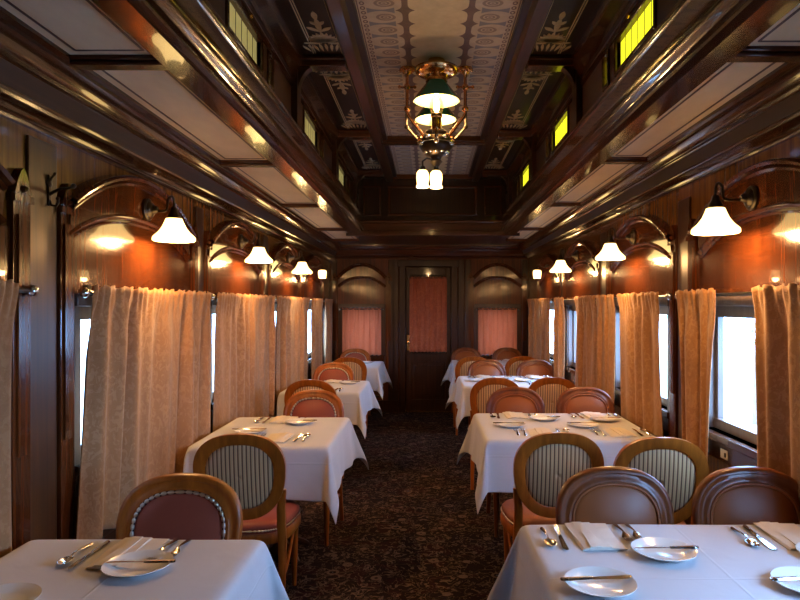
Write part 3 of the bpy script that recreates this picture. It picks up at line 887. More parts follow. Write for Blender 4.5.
# ------------------------------------------------------------------ tableware prototypes
def cutlery_strip(b, ys, ws, zs, th=.0022):
    n = len(ys); vs = []
    for y, w, z in zip(ys, ws, zs):
        vs += [(-w, y, z), (-w * .5, y, z + th), (w * .5, y, z + th), (w, y, z), (0, y, z - .0004)]
    fs = [(j*5+i, j*5+(i+1)%5, (j+1)*5+(i+1)%5, (j+1)*5+i) for j in range(n-1) for i in range(5)] + [tuple(range(5))[::-1], tuple(range((n-1)*5, n*5))]
    b.add(vs, fs)
HY = [0, .006, .02, .06, .09, .105]; HW = [.003, .0075, .0082, .0055, .0035, .0030]
HZ = [.002, .0022, .003, .008, .011, .0115]
def make_spoon():
    t = empty('spoon'); b = MB(); cutlery_strip(b, HY + [.125], HW + [.0034], HZ + [.007]); b.build('handle', 'steel', t)
    b = MB()
    def bowl(u, v):
        a = 2 * PI * u; r = v; x = .0195 * r * cos(a) * (1 - .12 * sin(a)); y = .153 + .032 * r * sin(a); return (x, y, .0025 + .0065 * r * r)
    b.grid(bowl, 20, 7, cu=True); b.build('bowl', 'steel', t, smooth=80, solid=.0012); return t
def make_fork(L=1.0):
    t = empty('fork'); b = MB(); cutlery_strip(b, [y * L for y in HY], HW, HZ); b.build('handle', 'steel', t)
    b = MB(); cutlery_strip(b, [.104 * L, .118 * L, .128 * L, .140 * L], [.003, .009, .0125, .0125], [.0115, .008, .005, .003], .0018)
    for k in range(4):
        x = -.0105 + .007 * k
        b.tube([(x, .138 * L, .004), (x, .155 * L, .004), (x * .98, .175 * L, .007), (x * .96, .188 * L, .0105)], [.0021, .002, .0017, .001], 6)
    b.build('tines', 'steel', t); return t
def make_knife(name='table_knife', L=1.0):
    t = empty(name); b = MB(); cutlery_strip(b, [0, .004, .02, .07 * L, .095 * L], [.004, .008, .0085, .0068, .005], [.003, .0035, .0035, .0035, .0035], .0045); b.build('handle', 'steel', t)
    b = MB(); ys = [.093, .10, .15, .19, .205, .213]; n = len(ys); w0 = [.004, .0055, .0075, .0085, .007, .002]; vs = []
    for y, w in zip(ys, w0): vs += [(-.004, y * L, .0045), (w * 1.5, y * L, .004), (-.004, y * L, .006)]
    fs = [(j*3+i, j*3+(i+1)%3, (j+1)*3+(i+1)%3, (j+1)*3+i) for j in range(n-1) for i in range(3)] + [(0, 2, 1), tuple(range(15, 18))]
    b.add(vs, fs); b.build('blade', 'steel', t); return t
def make_plate():
    b = MB(); b.lathe([(0, .0045), (.056, .0045), (.062, .007), (.090, .0165), (.0935, .0175), (.0935, .0155), (.066, .003), (.058, 0), (0, 0)], 40)
    return b.build('bread_plate', 'china', None)
def make_napkin():
    b = MB(); W, L = .068, .115
    cs = [(-W, .001), (-W, .0035), (-W * .3, .006), (-W * .26, .0095), (W * .12, .0095), (W * .16, .012), (W * .62, .012), (W * .66, .009), (W, .007), (W, .001)]
    n = 9; vs = []
    for j in range(n):
        v = -L + 2 * L * j / (n - 1)
        for x, z in cs: vs.append((x + .004 * sin(v * 20 + z * 400), v, z + .0025 * sin(v * 18 + x * 25) * (z > .002) * .6))
    m = len(cs); fs = [(j*m+i, j*m+(i+1)%m, (j+1)*m+(i+1)%m, (j+1)*m+i) for j in range(n-1) for i in range(m)] + [tuple(range(m))[::-1], tuple(range((n-1)*m, n*m))]
    b.add(vs, fs); return b.build('napkin', 'napkin', None, smooth=30, bevel=.001)
PROTO = {'spoon': make_spoon(), 'fork': make_fork(1.0), 'salad_fork': make_fork(.88), 'table_knife': make_knife(), 'butter_knife': make_knife('butter_knife', .92), 'bread_plate': make_plate(), 'napkin': make_napkin()}
PROTO['salad_fork'].name = 'salad_fork'
index_kids()
used2 = set()
TZ = TH + .0045
def put(kind, x, y, z, rz, label, cat, group):
    src = PROTO[kind]
    if kind not in used2:
        used2.add(kind); o = src; o.location = (x, y, z); o.rotation_euler = (0, 0, rz)
    else: o = dup(src, (x, y, z), rz)
    tag(o, label, cat, group)
def setting(x, yedge, far, where, k, items='nskfdpb', dpx=-.17, dpy=.27):
    """x = centre, yedge = table edge on the sitter's side; local frame faces the table centre"""
    s = -1 if far else 1; base = PI if far else 0
    rnd = random.Random(k * 13 + 5)
    def W(lx, ly): return x + s * lx, yedge + s * ly
    def a(): return base + rnd.uniform(-.05, .05)
    if 'n' in items: px, py = W(0, .128); put('napkin', px, py, TZ, a(), 'folded cream napkin ' + where, 'napkin', 'napkins')
    if 's' in items: px, py = W(.155, .045); put('spoon', px, py, TZ, a() , 'silver spoon outside the table knife ' + where, 'spoon', 'spoons')
    if 'k' in items: px, py = W(.108, .035); put('table_knife', px, py, TZ, a(), 'silver table knife beside the napkin ' + where, 'knife', 'table knives')
    if 'f' in items: px, py = W(-.098, .006 if far else .045); put('fork', px, py, TZ, a(), 'larger silver fork beside the napkin ' + where, 'fork', 'forks')
    if 'd' in items: px, py = W(-.138, .012 if far else .055); put('salad_fork', px, py, TZ, a(), 'smaller outer silver fork ' + where, 'fork', 'salad forks')
    if 'p' in items:
        px, py = W(dpx, dpy); put('bread_plate', px, py, TZ, 0, 'round white bread plate ' + where, 'plate', 'bread plates')
        if 'b' in items:
            ang = base - PI / 2 * 1.0 * s + rnd.uniform(-.12, .12)
            ang = PI / 2 + .06 if far else -PI / 2 + .1
            put('butter_knife', px + (.105 if ang > 0 else -.105), py + .004, TZ + .0150, ang, 'butter knife across the bread plate ' + where, 'butter knife', 'butter knives')

ORD = ['nearest', 'second', 'third', 'farthest']
LXC, LW_, TL = -.8975, .725, .88
RXC, RW_ = .81, .96
LBACK = [2.045, 4.27, 6.34, 8.52]
RBACK = [2.185, 4.43, 6.76, 8.72]
OVER = .278
protoR = None
for i, yb in enumerate(LBACK):
    yc = yb - TL / 2
    lab = 'table for two under a white cloth, %s of the left-hand row from the viewer' % ORD[i]
    LW_, LXC = ((.725, -.8975), (.725, -.8975), (.665, -.9275), (.655, -.9325))[i]
    tt_ = make_table(LW_, TL, lab); tt_.location = (LXC, yc, 0)
    cl = make_cloth(LW_, TL, OVER, 11 + i, -1); cl.location = (LXC, yc, 0)
    tag(cl, 'white linen cloth draped over the %s left-hand table' % ORD[i], 'tablecloth', 'white tablecloths')
for i, yb in enumerate(RBACK):
    yc = yb - TL / 2
    lab = 'wider table for four under a white cloth, %s of the right-hand row from the viewer' % ORD[i]
    if protoR is None: protoR = make_table(RW_, TL, lab); index_kids(); tt_ = protoR; tt_.location = (RXC, yc, 0)
    else: tt_ = dup(protoR, (RXC, yc, 0), 0, lab)
    cl = make_cloth(RW_, TL, OVER, 31 + i, 1); cl.location = (RXC, yc, 0)
    tag(cl, 'white linen cloth draped over the %s right-hand table' % ORD[i], 'tablecloth', 'white tablecloths')

# chairs: far side faces the viewer, near side shows the striped back
for i, (x, y) in enumerate([(-.855, 2.155), (-.795, 4.385), (-.965, 6.50), (-.99, 8.64)]):
    place_chair(chairN, x, y, True, 'oval chair with red leather front facing the viewer behind the %s left-hand table' % ORD[i], 'leather-fronted chairs of the left row', [.05, -.03, .04, 0][i])
for i, (x, y) in enumerate([(-.875, 3.03), (-.93, 5.16), (-.91, 7.36)]):
    place_chair(chairN, x, y, False, 'oval chair with striped back panel at the near side of the %s left-hand table' % ORD[i+1], 'striped-back chairs of the left row', [.04, -.04, .03][i])
for i, (xa, xw, ya, yw) in enumerate([(.675, 1.17, 2.25, 2.25), (.625, 1.135, 4.53, 4.55), (.64, 1.16, 6.88, 6.87), (.53, 1.10, 8.83, 8.83)]):
    place_chair(chairD, xa, ya, True, 'aisle-side oval chair with brown leather front behind the %s right-hand table' % ORD[i], 'leather-fronted chairs of the right row', [.03, -.02, .04, 0][i])
    place_chair(chairD, xw, yw, True, 'window-side oval chair with brown leather front behind the %s right-hand table' % ORD[i], 'leather-fronted chairs of the right row', [-.05, .03, -.03, .02][i])
for i, (xa, xw, ya, yw) in enumerate([(.61, 1.05, 3.06, 2.95), (.555, 1.02, 5.28, 5.33), (.52, 1.10, 7.47, 7.5)]):
    place_chair(chairP, xa, ya, False, 'aisle-side chair with striped back panel at the near side of the %s right-hand table' % ORD[i+1], 'striped-back chairs of the right row', [.02, -.04, .05][i])
    place_chair(chairP, xw, yw, False, 'window-side chair with striped back panel at the near side of the %s right-hand table' % ORD[i+1], 'striped-back chairs of the right row', [-.03, .03, 0][i])

k = 0
setting(-.895, LBACK[0], True, 'at the far seat of the nearest left table', 1, dpx=-.075, dpy=.235)
setting(-.90, LBACK[0] - TL + .10, False, 'at the near seat of the nearest left table', 2, 'nskfdp', dpx=-.165, dpy=.32)
setting(-.935, LBACK[1], True, 'at the far seat of the second left table', 3, dpx=-.13, dpy=.24)
setting(-.84, LBACK[1] - TL + .05, False, 'at the near seat of the second left table', 4, dpx=-.2, dpy=.3)
setting(-.92, LBACK[2], True, 'at the far seat of the third left table', 5)
setting(-.92, LBACK[2] - TL, False, 'at the near seat of the third left table', 6)
setting(-.96, LBACK[3], True, 'at the far seat of the farthest left table', 7)
for i in range(4):
    n = ORD[i]
    xa, xw = [(.535, 1.17), (.585, 1.12), (.58, 1.10), (.56, 1.09)][i]
    setting(xa, RBACK[i], True, 'at the far aisle seat of the %s right table' % n, 20 + i)
    setting(xw, RBACK[i], True, 'at the far window seat of the %s right table' % n, 30 + i, dpx=-.02, dpy=.30)
    if i < 3:
        setting(xa + .07, RBACK[i] - TL + .04, False, 'at the near aisle seat of the %s right table' % n, 40 + i, dpx=-.15, dpy=.345)
        setting(xw - .01, RBACK[i] - TL + .04, False, 'at the near window seat of the %s right table' % n, 50 + i, dpx=-.15, dpy=.345)

# ------------------------------------------------------------------ curtains and rods
def curtain(s, X, ya, yb, za, zb, label, seed, mat='curtain', yba=None, ybb=None, amp=.020, pitch=.15, sag=.0):
    """hangs from a rod that runs along y at x=X; folds vary down the cloth"""
    rnd = random.Random(seed); W = yb - ya
    yba = ya if yba is None else yba; ybb = yb if ybb is None else ybb
    n = max(2, round(W / pitch)); p = [rnd.uniform(0, 6.28) for _ in range(8)]
    jit = [rnd.uniform(-.35, .35) for _ in range(n + 3)]
    NU, NV = max(40, n * 16), 40
    def fn(u, v):  # v 0 top .. 1 bottom
        f = min(1, max(0, (v - .03) / .25))
        lo, hi = ya + (yba - ya) * v, yb + (ybb - yb) * v
        pinch = 1 - .0
        u0 = u; u = u + (.055 * sin(2 * PI * u * 1.4 + p[6]) + .03 * sin(2 * PI * u * 3.1 + p[4])) * sin(PI * u); u = min(1, max(0, u))
        i = u * n; q = i - int(i); w = jit[int(i)] * (1 - q) + jit[int(i) + 1] * q
        y = lo + (hi - lo) * u + .010 * sin(2 * PI * (u * n * .5) + p[0] + 2 * v)
        x = amp * (.45 + .55 * f) * (.65 + .5 * sin(2 * PI * u * 1.7 + p[2])) * sin(2 * PI * u * n + w * 2.4 + p[1] + .5 * sin(2.2 * v + p[2]))
        x += .010 * f * sin(2 * PI * u * n * .5 + p[3] + 1.4 * v) + .006 * sin(9 * u * n * .37 + p[4]) * f
        g = math.exp(-((v - .055) / .03) ** 2)                         # rod pocket gather
        x = x * (1 - .45 * g) + (.006 * sin(2 * PI * u * n * 3 + p[5])) * (math.exp(-(v / .12) ** 2))
        top = za + .006 * sin(2 * PI * u * n * 2 + p[6]) * (1 - min(1, v * 12))
        u = u0; edge = (abs(2 * u - 1)) ** 8
        z = top + (zb - top) * v + .008 * v * sin(2 * PI * u * n + p[7]) - .015 * sag * v
        y += edge * math.copysign(1, u - .5) * (-.012 * sin(PI * v)) 
        x += .012 * math.exp(-(v / .10) ** 2); return (-s * x, y - ya, z)
    b = MB(); b.grid(fn, NU, NV)
    o = b.build('curtain', mat, None, smooth=80, solid=.003); o.location = (X, ya, 0)
    return tag(o, label, 'curtain', 'gold damask window curtains' if mat == 'curtain' else None)
CXL, CXR = XL + .06, XR - .065
KL, KR = 1.0275, 1.0386
ZT = 1.575
gl = 'gold damask curtain '
for (ya, yb, yba, ybb, lab) in [
    (1.06, 1.985, 1.10, 1.95, 'at the left edge of the view, nearest of the left wall'),
    (2.42, 3.74, 2.34, 3.70, 'filling the first wide window left of the nearest left table'),
    (3.86, 5.30, 3.84, 5.26, 'filling the window behind the second left table'),
    (5.40, 6.82, 5.40, 6.75, 'at the window beside the third left table'),
    (7.02, 7.70, 7.05, 7.66, 'near half of the last left window before the end wall'),
    (7.86, 8.50, 7.86, 8.50, 'far half of the last left window before the end wall')]:
    curtain(-1, CXL, ya * KL, yb * KL, ZT, .58, gl + lab, int(ya * 100), yba=yba * KL, ybb=ybb * KL)
for (ya, yb, yba, ybb, lab) in [
    (1.75, 2.525, 1.8, 2.49, 'at the extreme right of the view, nearest of the right wall'),
    (2.86, 3.29, 2.93, 3.25, 'on the far side of the nearest right window, pale lining showing'),
    (3.60, 4.36, 3.54, 4.33, 'wide, near half of the second right window'),
    (4.43, 4.90, 4.47, 4.90, 'on the far half of the second right window'),
    (4.95, 5.62, 4.95, 5.62, 'beside the pier at the near edge of the third right window'),
    (6.09, 6.48, 6.12, 6.44, 'narrow, between two lit gaps at the third right window'),
    (6.85, 7.40, 6.85, 7.40, 'near half of the last right window before the end wall'),
    (7.48, 8.25, 7.48, 8.25, 'far half of the last right window before the end wall')]:
    curtain(1, CXR, ya * KR, yb * KR, ZT, .715, gl + lab, int(ya * 100) + 3, yba=yba * KR, ybb=ybb * KR)
RODL = [(.85, 2.07, 'at the extreme left of the view'), (2.41, 3.80, 'over the first wide left window'), (3.94, 5.36, 'over the left window behind the second table'), (5.40, 6.86, 'over the third left window in the distance'), (7.0, 8.55, 'over the last left window')]
RODR = [(1.72, 3.33, 'over the nearest right window'), (3.48, 4.93, 'over the second right window'), (5.10, 6.60, 'over the third right window'), (6.82, 8.30, 'over the last right window')]
for s, X, wall, rods in ((-1, CXL, XL, RODL), (1, CXR, XR, RODR)):
    for y0, y1, lab in rods:
        y0, y1 = (y0 * KL, y1 * KL) if s < 0 else (y0 * KR, y1 * KR)
        t = empty('curtain_rod', (X + s * .014, y0, 1.548))
        wall_ = wall - s * .014
        L = y1 - y0
        MB().tube([(0, 0, 0), (0, L, 0)], .0085, 10).build('rod', 'black', t)
        for y in (-.012, L + .012): MB().sphere((0, y, 0), .021, 14, 10).build('finial', 'steel', t)
        for y in (.07, L - .07):
            MB().tube([(0, y, 0), (s * .03, y, -.012), (wall_ - X - s * .024, y, -.012)], .006, 8).box(wall_ - X - s * .024, wall_ - X - s * .0, y - .015, y + .015, -.05, .03).build('bracket', 'black', t)
        tag(t, 'dark curtain rod with round silvery finials ' + lab, 'curtain rod', 'curtain rods')

# end-wall curtains
def flat_curtain(x0, x1, y, za, zb, mat, name, label, n, seed, amp=.012, cat='curtain'):
    rnd = random.Random(seed); p = [rnd.uniform(0, 6.28) for _ in range(5)]
    def fn(u, v):
        x = x0 + (x1 - x0) * u - (x0 + x1) / 2
        yy = amp * sin(2 * PI * n * u + p[0] + .8 * sin(3 * v + p[1])) * (.6 + .4 * v) + .004 * sin(2 * PI * n * 2.3 * u + p[2]) * (1 - v)
        return (x, yy, za + (zb - za) * v + .005 * sin(2 * PI * n * u * 1.5 + p[3]) * (1 if v in (0, 1) else 0))
    o = MB().grid(fn, n * 12 + 12, 30).build(name, mat, None, smooth=80, solid=.002); o.location = ((x0 + x1) / 2, y, 0)
    return tag(o, label, cat)
flat_curtain(-1.20, -.655, YE - .05, 1.455, .80, 'pink', 'window_curtain', 'plain rose curtain over the end wall window left of the door', 6, 1, .008)
flat_curtain(.70, 1.245, YE - .05, 1.455, .80, 'pink', 'window_curtain', 'plain rose curtain over the end wall window right of the door', 6, 2, .008)
flat_curtain(-.26, .265, YE + .0, 1.895, .84, 'rust', 'door_curtain', 'rust red gathered curtain on the upper half of the end door', 7, 3, .010)
for x0, x1, y, z, lab in ((-1.23, -.63, YE - .05, 1.44, 'over the rose curtain left of the end door'), (.68, 1.27, YE - .05, 1.44, 'over the rose curtain right of the end door'), (-.27, .275, YE, 1.88, 'across the top of the rust door curtain')):
    t = empty('curtain_rod', (x0, y, z))
    MB().tube([(0, 0, 0), (x1 - x0, 0, 0)], .006, 8).build('rod', 'black', t)
    for x in (-.005, x1 - x0 + .005): MB().sphere((x, 0, 0), .011, 8, 6).build('finial', 'steel', t)
    for x in (.01, x1 - x0 - .01): MB().box(x - .005, x + .005, -.004, (YE - y) if y < YE else .02, -.005, .005).build('bracket', 'black', t)
    tag(t, 'thin dark curtain rod ' + lab, 'curtain rod')

# ------------------------------------------------------------------ wall lamps
def sconce(P, a, label, small=False, ext=0):
    p0 = Vector(P(a, 1.955 if not small else 1.95, .034 if not small else .0))
    nrm = (Vector(P(a, 1.9, 1)) - Vector(P(a, 1.9, 0))).normalized()
    t = empty('wall_lamp', p0)
    rot = Vector((0, 0, 1)).rotation_difference(nrm).to_matrix()
    MB().lathe([(0, -.005), (.052, -.005), (.053, .006), (.046, .012), (.040, .012), (.034, .022), (.022, .028), (.018, .04), (.012, .05), (0, .052)], 22, (0, 0, 0), rot).build('backplate', 'bronze', t)
    def A(d, z): return tuple(nrm * d + Vector((0, 0, z)))
    if not small:
        pts = [A(.035, 0), A(.055, -.008), A(.078, -.008), A(.092, .004), A(.095, .03), A(.100, .052), A(.112, .062), A(.122, .056), A(.126, .035), A(.126, .0)]
    else:
        pts = [A(.035, 0), A(.06, -.012), A(.09, -.01), A(.115, .01), A(.13, .02), A(.145, .008), A(.148, -.02)]
    pts = pts[:2] + [tuple(Vector(q) + nrm * ext) for q in pts[2:]]
    dense = []
    for i in range(len(pts) - 1):
        q0, q1, q2, q3 = (Vector(pts[max(0, i-1)]), Vector(pts[i]), Vector(pts[i+1]), Vector(pts[min(len(pts)-1, i+2)]))
        for k in range(5):
            u = k / 5; dense.append(.5 * ((2*q1) + (q2-q0)*u + (2*q0-5*q1+4*q2-q3)*u*u + (3*q1-q0-3*q2+q3)*u**3))
    dense.append(Vector(pts[-1]))
    MB().tube(dense, .0062, 8).build('arm', 'bronze', t)
    c = pts[-1]
    if not small:
        MB().lathe([(0, .012), (.014, .010), (.018, -.01), (.030, -.028), (.034, -.045), (.030, -.05), (0, -.05)], 18, c).build('fitter', 'bronze', t)
        sh = [(.030, -.044), (.040, -.046), (.045, -.060), (.058, -.088), (.076, -.112), (.096, -.130), (.103, -.138), (.104, -.152), (.098, -.155), (.094, -.140), (.073, -.118), (.055, -.094), (.042, -.066), (.036, -.052)]
    else:
        MB().lathe([(0, .01), (.014, .008), (.016, -.01), (.024, -.02), (.026, -.032), (0, -.034)], 14, c).build('fitter', 'bronze', t)
        sh = [(.024, -.026), (.036, -.028), (.045, -.034), (.048, -.055), (.046, -.08), (.042, -.112), (.038, -.120), (.034, -.116), (.040, -.08), (.042, -.055), (.038, -.040)]
    if not small: sh = [(q * .94, z * .97) for q, z in sh]
    MB().lathe(sh + [sh[0]], 28, c).build('glass_shade', 'shade', t, smooth=60)
    MB().sphere((c[0], c[1], c[2] - (.10 if not small else .075)), .022, 10, 8, (1, 1, 1.3)).build('bulb', 'flame', t)
    l = bpy.data.lights.new('lamp_bulb_light', 'POINT'); l.energy = 11 if not small else 4; l.color = (1, .53, .20); l.shadow_soft_size = .03; l.specular_factor = .25
    lo = bpy.data.objects.new('bulb_light', l); COL.objects.link(lo); lo.parent = t
    lo.location = (c[0], c[1], c[2] - (.150 if not small else .13))
    return tag(t, label, 'wall lamp', 'sconces along the side walls')
NMW = {3.05: 'first', 4.58: 'second', 6.15: 'third'}
for w, n in ((1.47, None), (3.05, 'first'), (4.58, 'second'), (6.15, 'third')):
    if n: sconce(P_left, w, 'bronze gooseneck wall lamp with lit bell shade, %s along the left wall from the viewer' % n)
for w, n in ((2.72, 'first'), (4.29, 'second'), (5.90, 'third')):
    sconce(P_right, w, 'bronze gooseneck wall lamp with lit bell shade, %s along the right wall from the viewer' % n, ext=.028)
sconce(P_left, 7.40, 'small wall lamp with lit cup-shaped shade at the far end of the left wall', True)
sconce(P_right, 7.40, 'small wall lamp with lit cup-shaped shade at the far end of the right wall', True)

# ------------------------------------------------------------------ chandelier
CY = 3.92
ch = empty('chandelier', (CX, CY, ZC))
MB().lathe([(0, 0), (.05, 0), (.055, -.03), (.10, -.04), (.128, -.05), (.130, -.062), (.122, -.078), (.10, -.09), (.075, -.098), (.066, -.115), (.060, -.135), (0, -.14)], 32, (0, -.13, 0)).build('canopy', 'brass', ch)
for s in (-1, 1):
    x = s * .178
    b = MB(); b.lathe([(0, 0), (.045, 0), (.042, -.012), (.026, -.02), (.018, -.035), (.011, -.045), (.010, -.06), (0, -.06)], 14, (x, 0, 0))
    for k in range(6):
        a = k * PI / 3; b.sphere((x + .036 * cos(a), .036 * sin(a), -.012), .014, 8, 6)
    b.build('ceiling_rosette', 'copper', ch)
    MB().tube([(x, 0, -.02), (x, 0, -.26)], .010, 10).build('rod', 'copper', ch)
    for z in (-.115, -.25):
        b = MB(); b.lathe([(0, -.018), (.014, -.016), (.02, -.006), (.02, .006), (.014, .016), (0, .018)], 12, (x, 0, z))
        if z > -.2: b.tube([(x - .045, 0, z), (x + .045, 0, z)], .006, 8); b.sphere((x - .047, 0, z), .011, 8, 6); b.sphere((x + .047, 0, z), .011, 8, 6)
        else: b.tube([(x, -.03, z), (x, .03, z)], .005, 8)
        b.build('collar', 'copper', ch)
    MB().tube([(x, 0, -.25), (x, 0, -.275), (x * .93, 0, -.30), (s * .045, 0, -.455), (s * .03, 0, -.47)], [.010, .010, .010, .009, .009], 10).build('arm', 'copper', ch)
    b = MB(); b.tube([(x * 1.02, 0, -.26), (x * 1.02, 0, -.36), (s * .12, 0, -.43), (s * .05, 0, -.475)], [.008, .008, .008, .007], 8)
    b.sphere((x * 1.02, 0, -.36), .014, 8, 6); b.build('scroll_brace', 'bronze', ch)
    b = MB()
    for k in range(5): b.sphere((s * (.06 + .012 * k), (-.02 if k % 2 else .02), -.455 + .006 * k), .017, 8, 6)
    b.build('leaf_ornament', 'copper', ch)
b = MB(); b.lathe([(0, -.40), (.018, -.40), (.02, -.43), (.05, -.45), (.058, -.465), (.05, -.485), (.074, -.50), (.084, -.53), (.082, -.56), (.068, -.59), (.05, -.61), (.03, -.62), (.022, -.64), (.032, -.655), (.022, -.67), (.012, -.69), (.012, -.71), (0, -.715)], 24)
b.v = [(x * 1.25, y * 1.25, z * .92 + .03) for x, y, z in b.v]; b.build('hub', 'bronze', ch)
b = MB()
for k in range(12):
    a = k * PI / 6; b.sphere((.078 * cos(a), .078 * sin(a), -.512 - .03 * (k % 2)), .017, 8, 6)
    b.sphere((.055 * cos(a), .055 * sin(a), -.595), .011, 6, 5)
b.tube([(.086 * cos(a * PI / 12), .086 * sin(a * PI / 12), -.535) for a in range(24)], .006, 6, True)
b.v = [(x * 1.25, y * 1.25, z * .92 + .03) for x, y, z in b.v]; b.build('hub_ornament', 'steel', ch)
for s in (-1, 1):
    y = s * .19; zb = -.41
    b = MB(); b.tube([(0, s * .05, -.44), (0, s * .12, -.47), (0, y * .95, -.47), (0, y, -.44), (0, y, zb)], .011, 10)
    b.lathe([(0, -.02), (.02, -.02), (.028, -.0), (.028, .05), (.034, .055), (.034, .07), (.026, .075), (0, .075)], 16, (0, y, zb)); b.build('burner', 'brass', ch)
    MB().lathe([(.026, .07), (.036, .09), (.040, .115), (.036, .145), (.026, .175), (.024, .24), (.025, .24), (.028, .175), (.038, .145), (.042, .115), (.038, .09), (.028, .07)], 18, (0, y, zb)).build('chimney', 'chim', ch, smooth=60)
    MB().lathe([(0, .085), (.014, .10), (.019, .125), (.012, .155), (0, .175)], 12, (0, y, zb)).build('bulb', 'flame', ch)
    sh = MB().lathe([(.056, .265), (.060, .262), (.066, .245), (.128, .165), (.137, .150), (.137, .146), (.133, .150), (.124, .165), (.062, .245), (.056, .258), (.056, .265)], 36, (0, y, zb)).build('green_shade', 'green', ch, smooth=60)
    MB().lathe([(.055, .258), (.0605, .243), (.122, .163), (.131, .1485), (.131, .1475), (.119, .163), (.0575, .243), (.053, .256), (.055, .258)], 36, (0, y, zb)).build('shade_lining', 'shade_in', sh, smooth=60)
    b = MB(); b.lathe([(.058, .258), (.064, .258), (.064, .272), (.05, .285), (.03, .30), (.02, .32), (0, .322)], 18, (0, y, zb)); b.tube([(0, y, zb + .31), (0, s * .06, -.11)], .006, 8)
    b.build('shade_cap', 'brass', ch)
    l = bpy.data.lights.new('chandelier_light', 'POINT'); l.energy = 7; l.color = (1, .60, .27); l.shadow_soft_size = .03
    lo = bpy.data.objects.new('bulb_light', l); COL.objects.link(lo); lo.parent = ch; lo.location = (0, y - s * .0, zb + .215)
for x, y in ((-.083, -.02), (.0, .0)):
    b = MB(); b.tube([(0, 0, -.65), (x * .7, y, -.64), (x, y, -.66), (x, y, -.70)], .006, 8); b.lathe([(0, 0), (.014, 0), (.020, -.02), (.020, -.03), (0, -.03)], 12, (x, y, -.69)); b.v = [(q[0], q[1], q[2] + .085) for q in b.v]; b.build('shade_holder', 'bronze', ch)
    MB().lathe([(.016, -.712), (.026, -.715), (.036, -.73), (.038, -.76), (.034, -.79), (.033, -.80), (.040, -.81), (.037, -.818), (.030, -.80), (.030, -.76), (.024, -.722), (.016, -.712)], 20, (x, y, .085)).build('tulip_shade', 'shade', ch, smooth=60)
    MB().sphere((x, y, -.68), .014, 8, 6).build('bulb', 'flame', ch)
l = bpy.data.lights.new('chandelier_down_light', 'POINT'); l.energy = 6; l.color = (1, .6, .27); l.shadow_soft_size = .04
lo = bpy.data.objects.new('bulb_light', l); COL.objects.link(lo); lo.parent = ch; lo.location = (-.04, -.01, -.765)
tag(ch, 'ornate brass ceiling lamp with two green shades and white tulip shades over the aisle', 'chandelier')

# ------------------------------------------------------------------ coat hook, sill latch plate
ck = empty('coat_hook', (XL + .012, 2.29, 1.905))
MB().lathe([(0, 0), (.016, 0), (.015, .006), (.008, .010), (0, .011)], 14, (0, 0, .03), Matrix.Rotation(PI / 2, 3, 'Y')).box(0, .006, -.008, .008, -.05, .06).build('backplate', 'bronze', ck, bevel=.002)
b = MB(); b.tube([(.004, 0, -.01), (.02, 0, .0), (.045, 0, .012), (.07, 0, .012), (.088, 0, .018)], [.006, .006, .005, .005, .005], 8); b.sphere((.09, 0, .021), .009, 8, 6); b.build('upper_arm', 'bronze', ck)
b = MB(); b.tube([(.004, 0, -.03), (.012, 0, -.048), (.028, 0, -.05), (.036, 0, -.038), (.034, 0, -.026)], .0045, 8); b.sphere((.034, 0, -.024), .007, 8, 6); b.build('lower_hook', 'bronze', ck)
b = MB(); b.tube([(.004, 0, .03), (.012, 0, .05), (.022, 0, .062)], .004, 8); b.sphere((.023, 0, .064), .006, 8, 6); b.build('top_prong', 'bronze', ck)
tag(ck, 'ornate metal coat hook on the dark pier above the left curtains', 'coat hook')
lp = empty('latch_plate', (XR - .02, 3.0, .80))
MB().box(-.004, 0, -.035, .035, -.022, .022).build('plate', 'white', lp, bevel=.002)
MB().box(-.009, -.003, -.024, -.012, -.01, .01).build('lever', 'black', lp, bevel=.001)
tag(lp, 'small white plate fixed under the sill of the nearest right window', 'plate')

# ------------------------------------------------------------------ outdoors
struct(MB().box(-30, 30, -20, 40, -1.3, -1.2).build('ground', 'ground', smooth=0))
def tree(x, y, h, seed, label):
    rnd = random.Random(seed); t = empty('tree', (x, y, -1.2))
    MB().tube([(0, 0, 0), (.05, .03, h * .35), (-.03, .05, h * .75)], [.16, .12, .05], 8).build('trunk', 'bark', t)
    b = MB()
    for i in range(420):
        a, r, z = rnd.uniform(0, 6.28), h * .30 * rnd.random() ** .5, rnd.uniform(h * .38, h)
        r *= 1 - .5 * abs((z / h - .65) / .35); s = rnd.uniform(.07, .16)
        c = Vector((r * cos(a), r * sin(a), z)); d = Vector((rnd.uniform(-1, 1), rnd.uniform(-1, 1), rnd.uniform(-1, 1))).normalized(); e = d.orthogonal().normalized()
        b.add([c - d * s, c + e * s * .5, c + d * s, c - e * s * .5], [(0, 1, 2, 3)])
    b.build('foliage', 'leaf', t, smooth=0)
    tag(t, label, 'tree', 'trees outside the right windows')
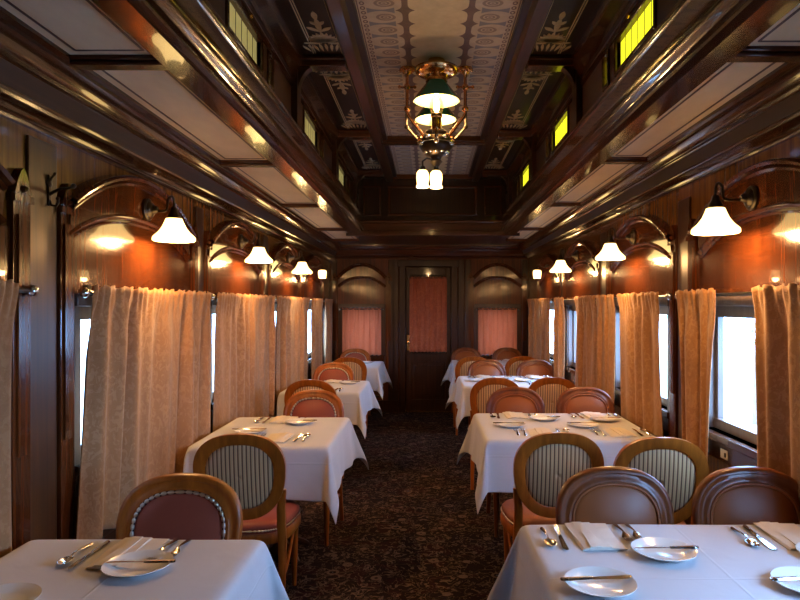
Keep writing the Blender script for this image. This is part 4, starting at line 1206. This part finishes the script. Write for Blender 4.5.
tree(7.5, 14.5, 4.6, 1, 'pale tree seen through the nearest right window'); tree(9.5, 24, 5.5, 2, 'pale tree seen through the second right window')

# ------------------------------------------------------------------ light
w = bpy.data.worlds.new('sky'); scene.world = w; w.use_nodes = True
nt = w.node_tree; nt.nodes.clear()
bg = nt.nodes.new('ShaderNodeBackground'); ow = nt.nodes.new('ShaderNodeOutputWorld')
bg.inputs[0].default_value = (.29, .53, 1.0, 1); bg.inputs[1].default_value = 18
nt.links.new(bg.outputs[0], ow.inputs[0])
def portal(loc, rot, sx, sy):
    l = bpy.data.lights.new('daylight_portal', 'AREA'); l.shape = 'RECTANGLE'; l.size = sx; l.size_y = sy; l.cycles.is_portal = True
    o = bpy.data.objects.new('daylight_portal', l); COL.objects.link(o); o.location = loc; o.rotation_euler = rot
zc, hz = (WZ0 + WZ1) / 2, WZ1 - WZ0
for y in LWIN: portal((XL - .095, y, zc), (0, -PI / 2, 0), hz, 2 * WHW)
for y in RWIN: portal((XR + .095, y, zc), (0, PI / 2, 0), hz, 2 * WHW)
for x0, x1 in EW: portal(((x0 + x1) / 2, YE + .095, (EZ[0] + EZ[1]) / 2), (-PI / 2, 0, 0), x1 - x0, EZ[1] - EZ[0])

# ------------------------------------------------------------------ camera, view
cam = bpy.data.cameras.new('camera'); co = bpy.data.objects.new('camera', cam); COL.objects.link(co)
co.location = (0, 0, EYE); co.rotation_euler = (PI / 2, 0, 0)
cam.sensor_width = 36; cam.lens = 28.8; cam.shift_x = -.035; cam.shift_y = .00625; cam.clip_start = .05
scene.camera = co
vs = scene.view_settings
scene.display_settings.display_device = 'sRGB'
vs.view_transform = 'Standard'; vs.look = 'None'; vs.gamma = 1; vs.use_curve_mapping = False; vs.exposure = 0.85
cy = scene.cycles
cy.use_denoising = True; cy.max_bounces = 10; cy.diffuse_bounces = 5; cy.glossy_bounces = 4; cy.transmission_bounces = 6; cy.transparent_max_bounces = 12
cy.sample_clamp_indirect = 6; cy.caustics_reflective = False; cy.caustics_refractive = False
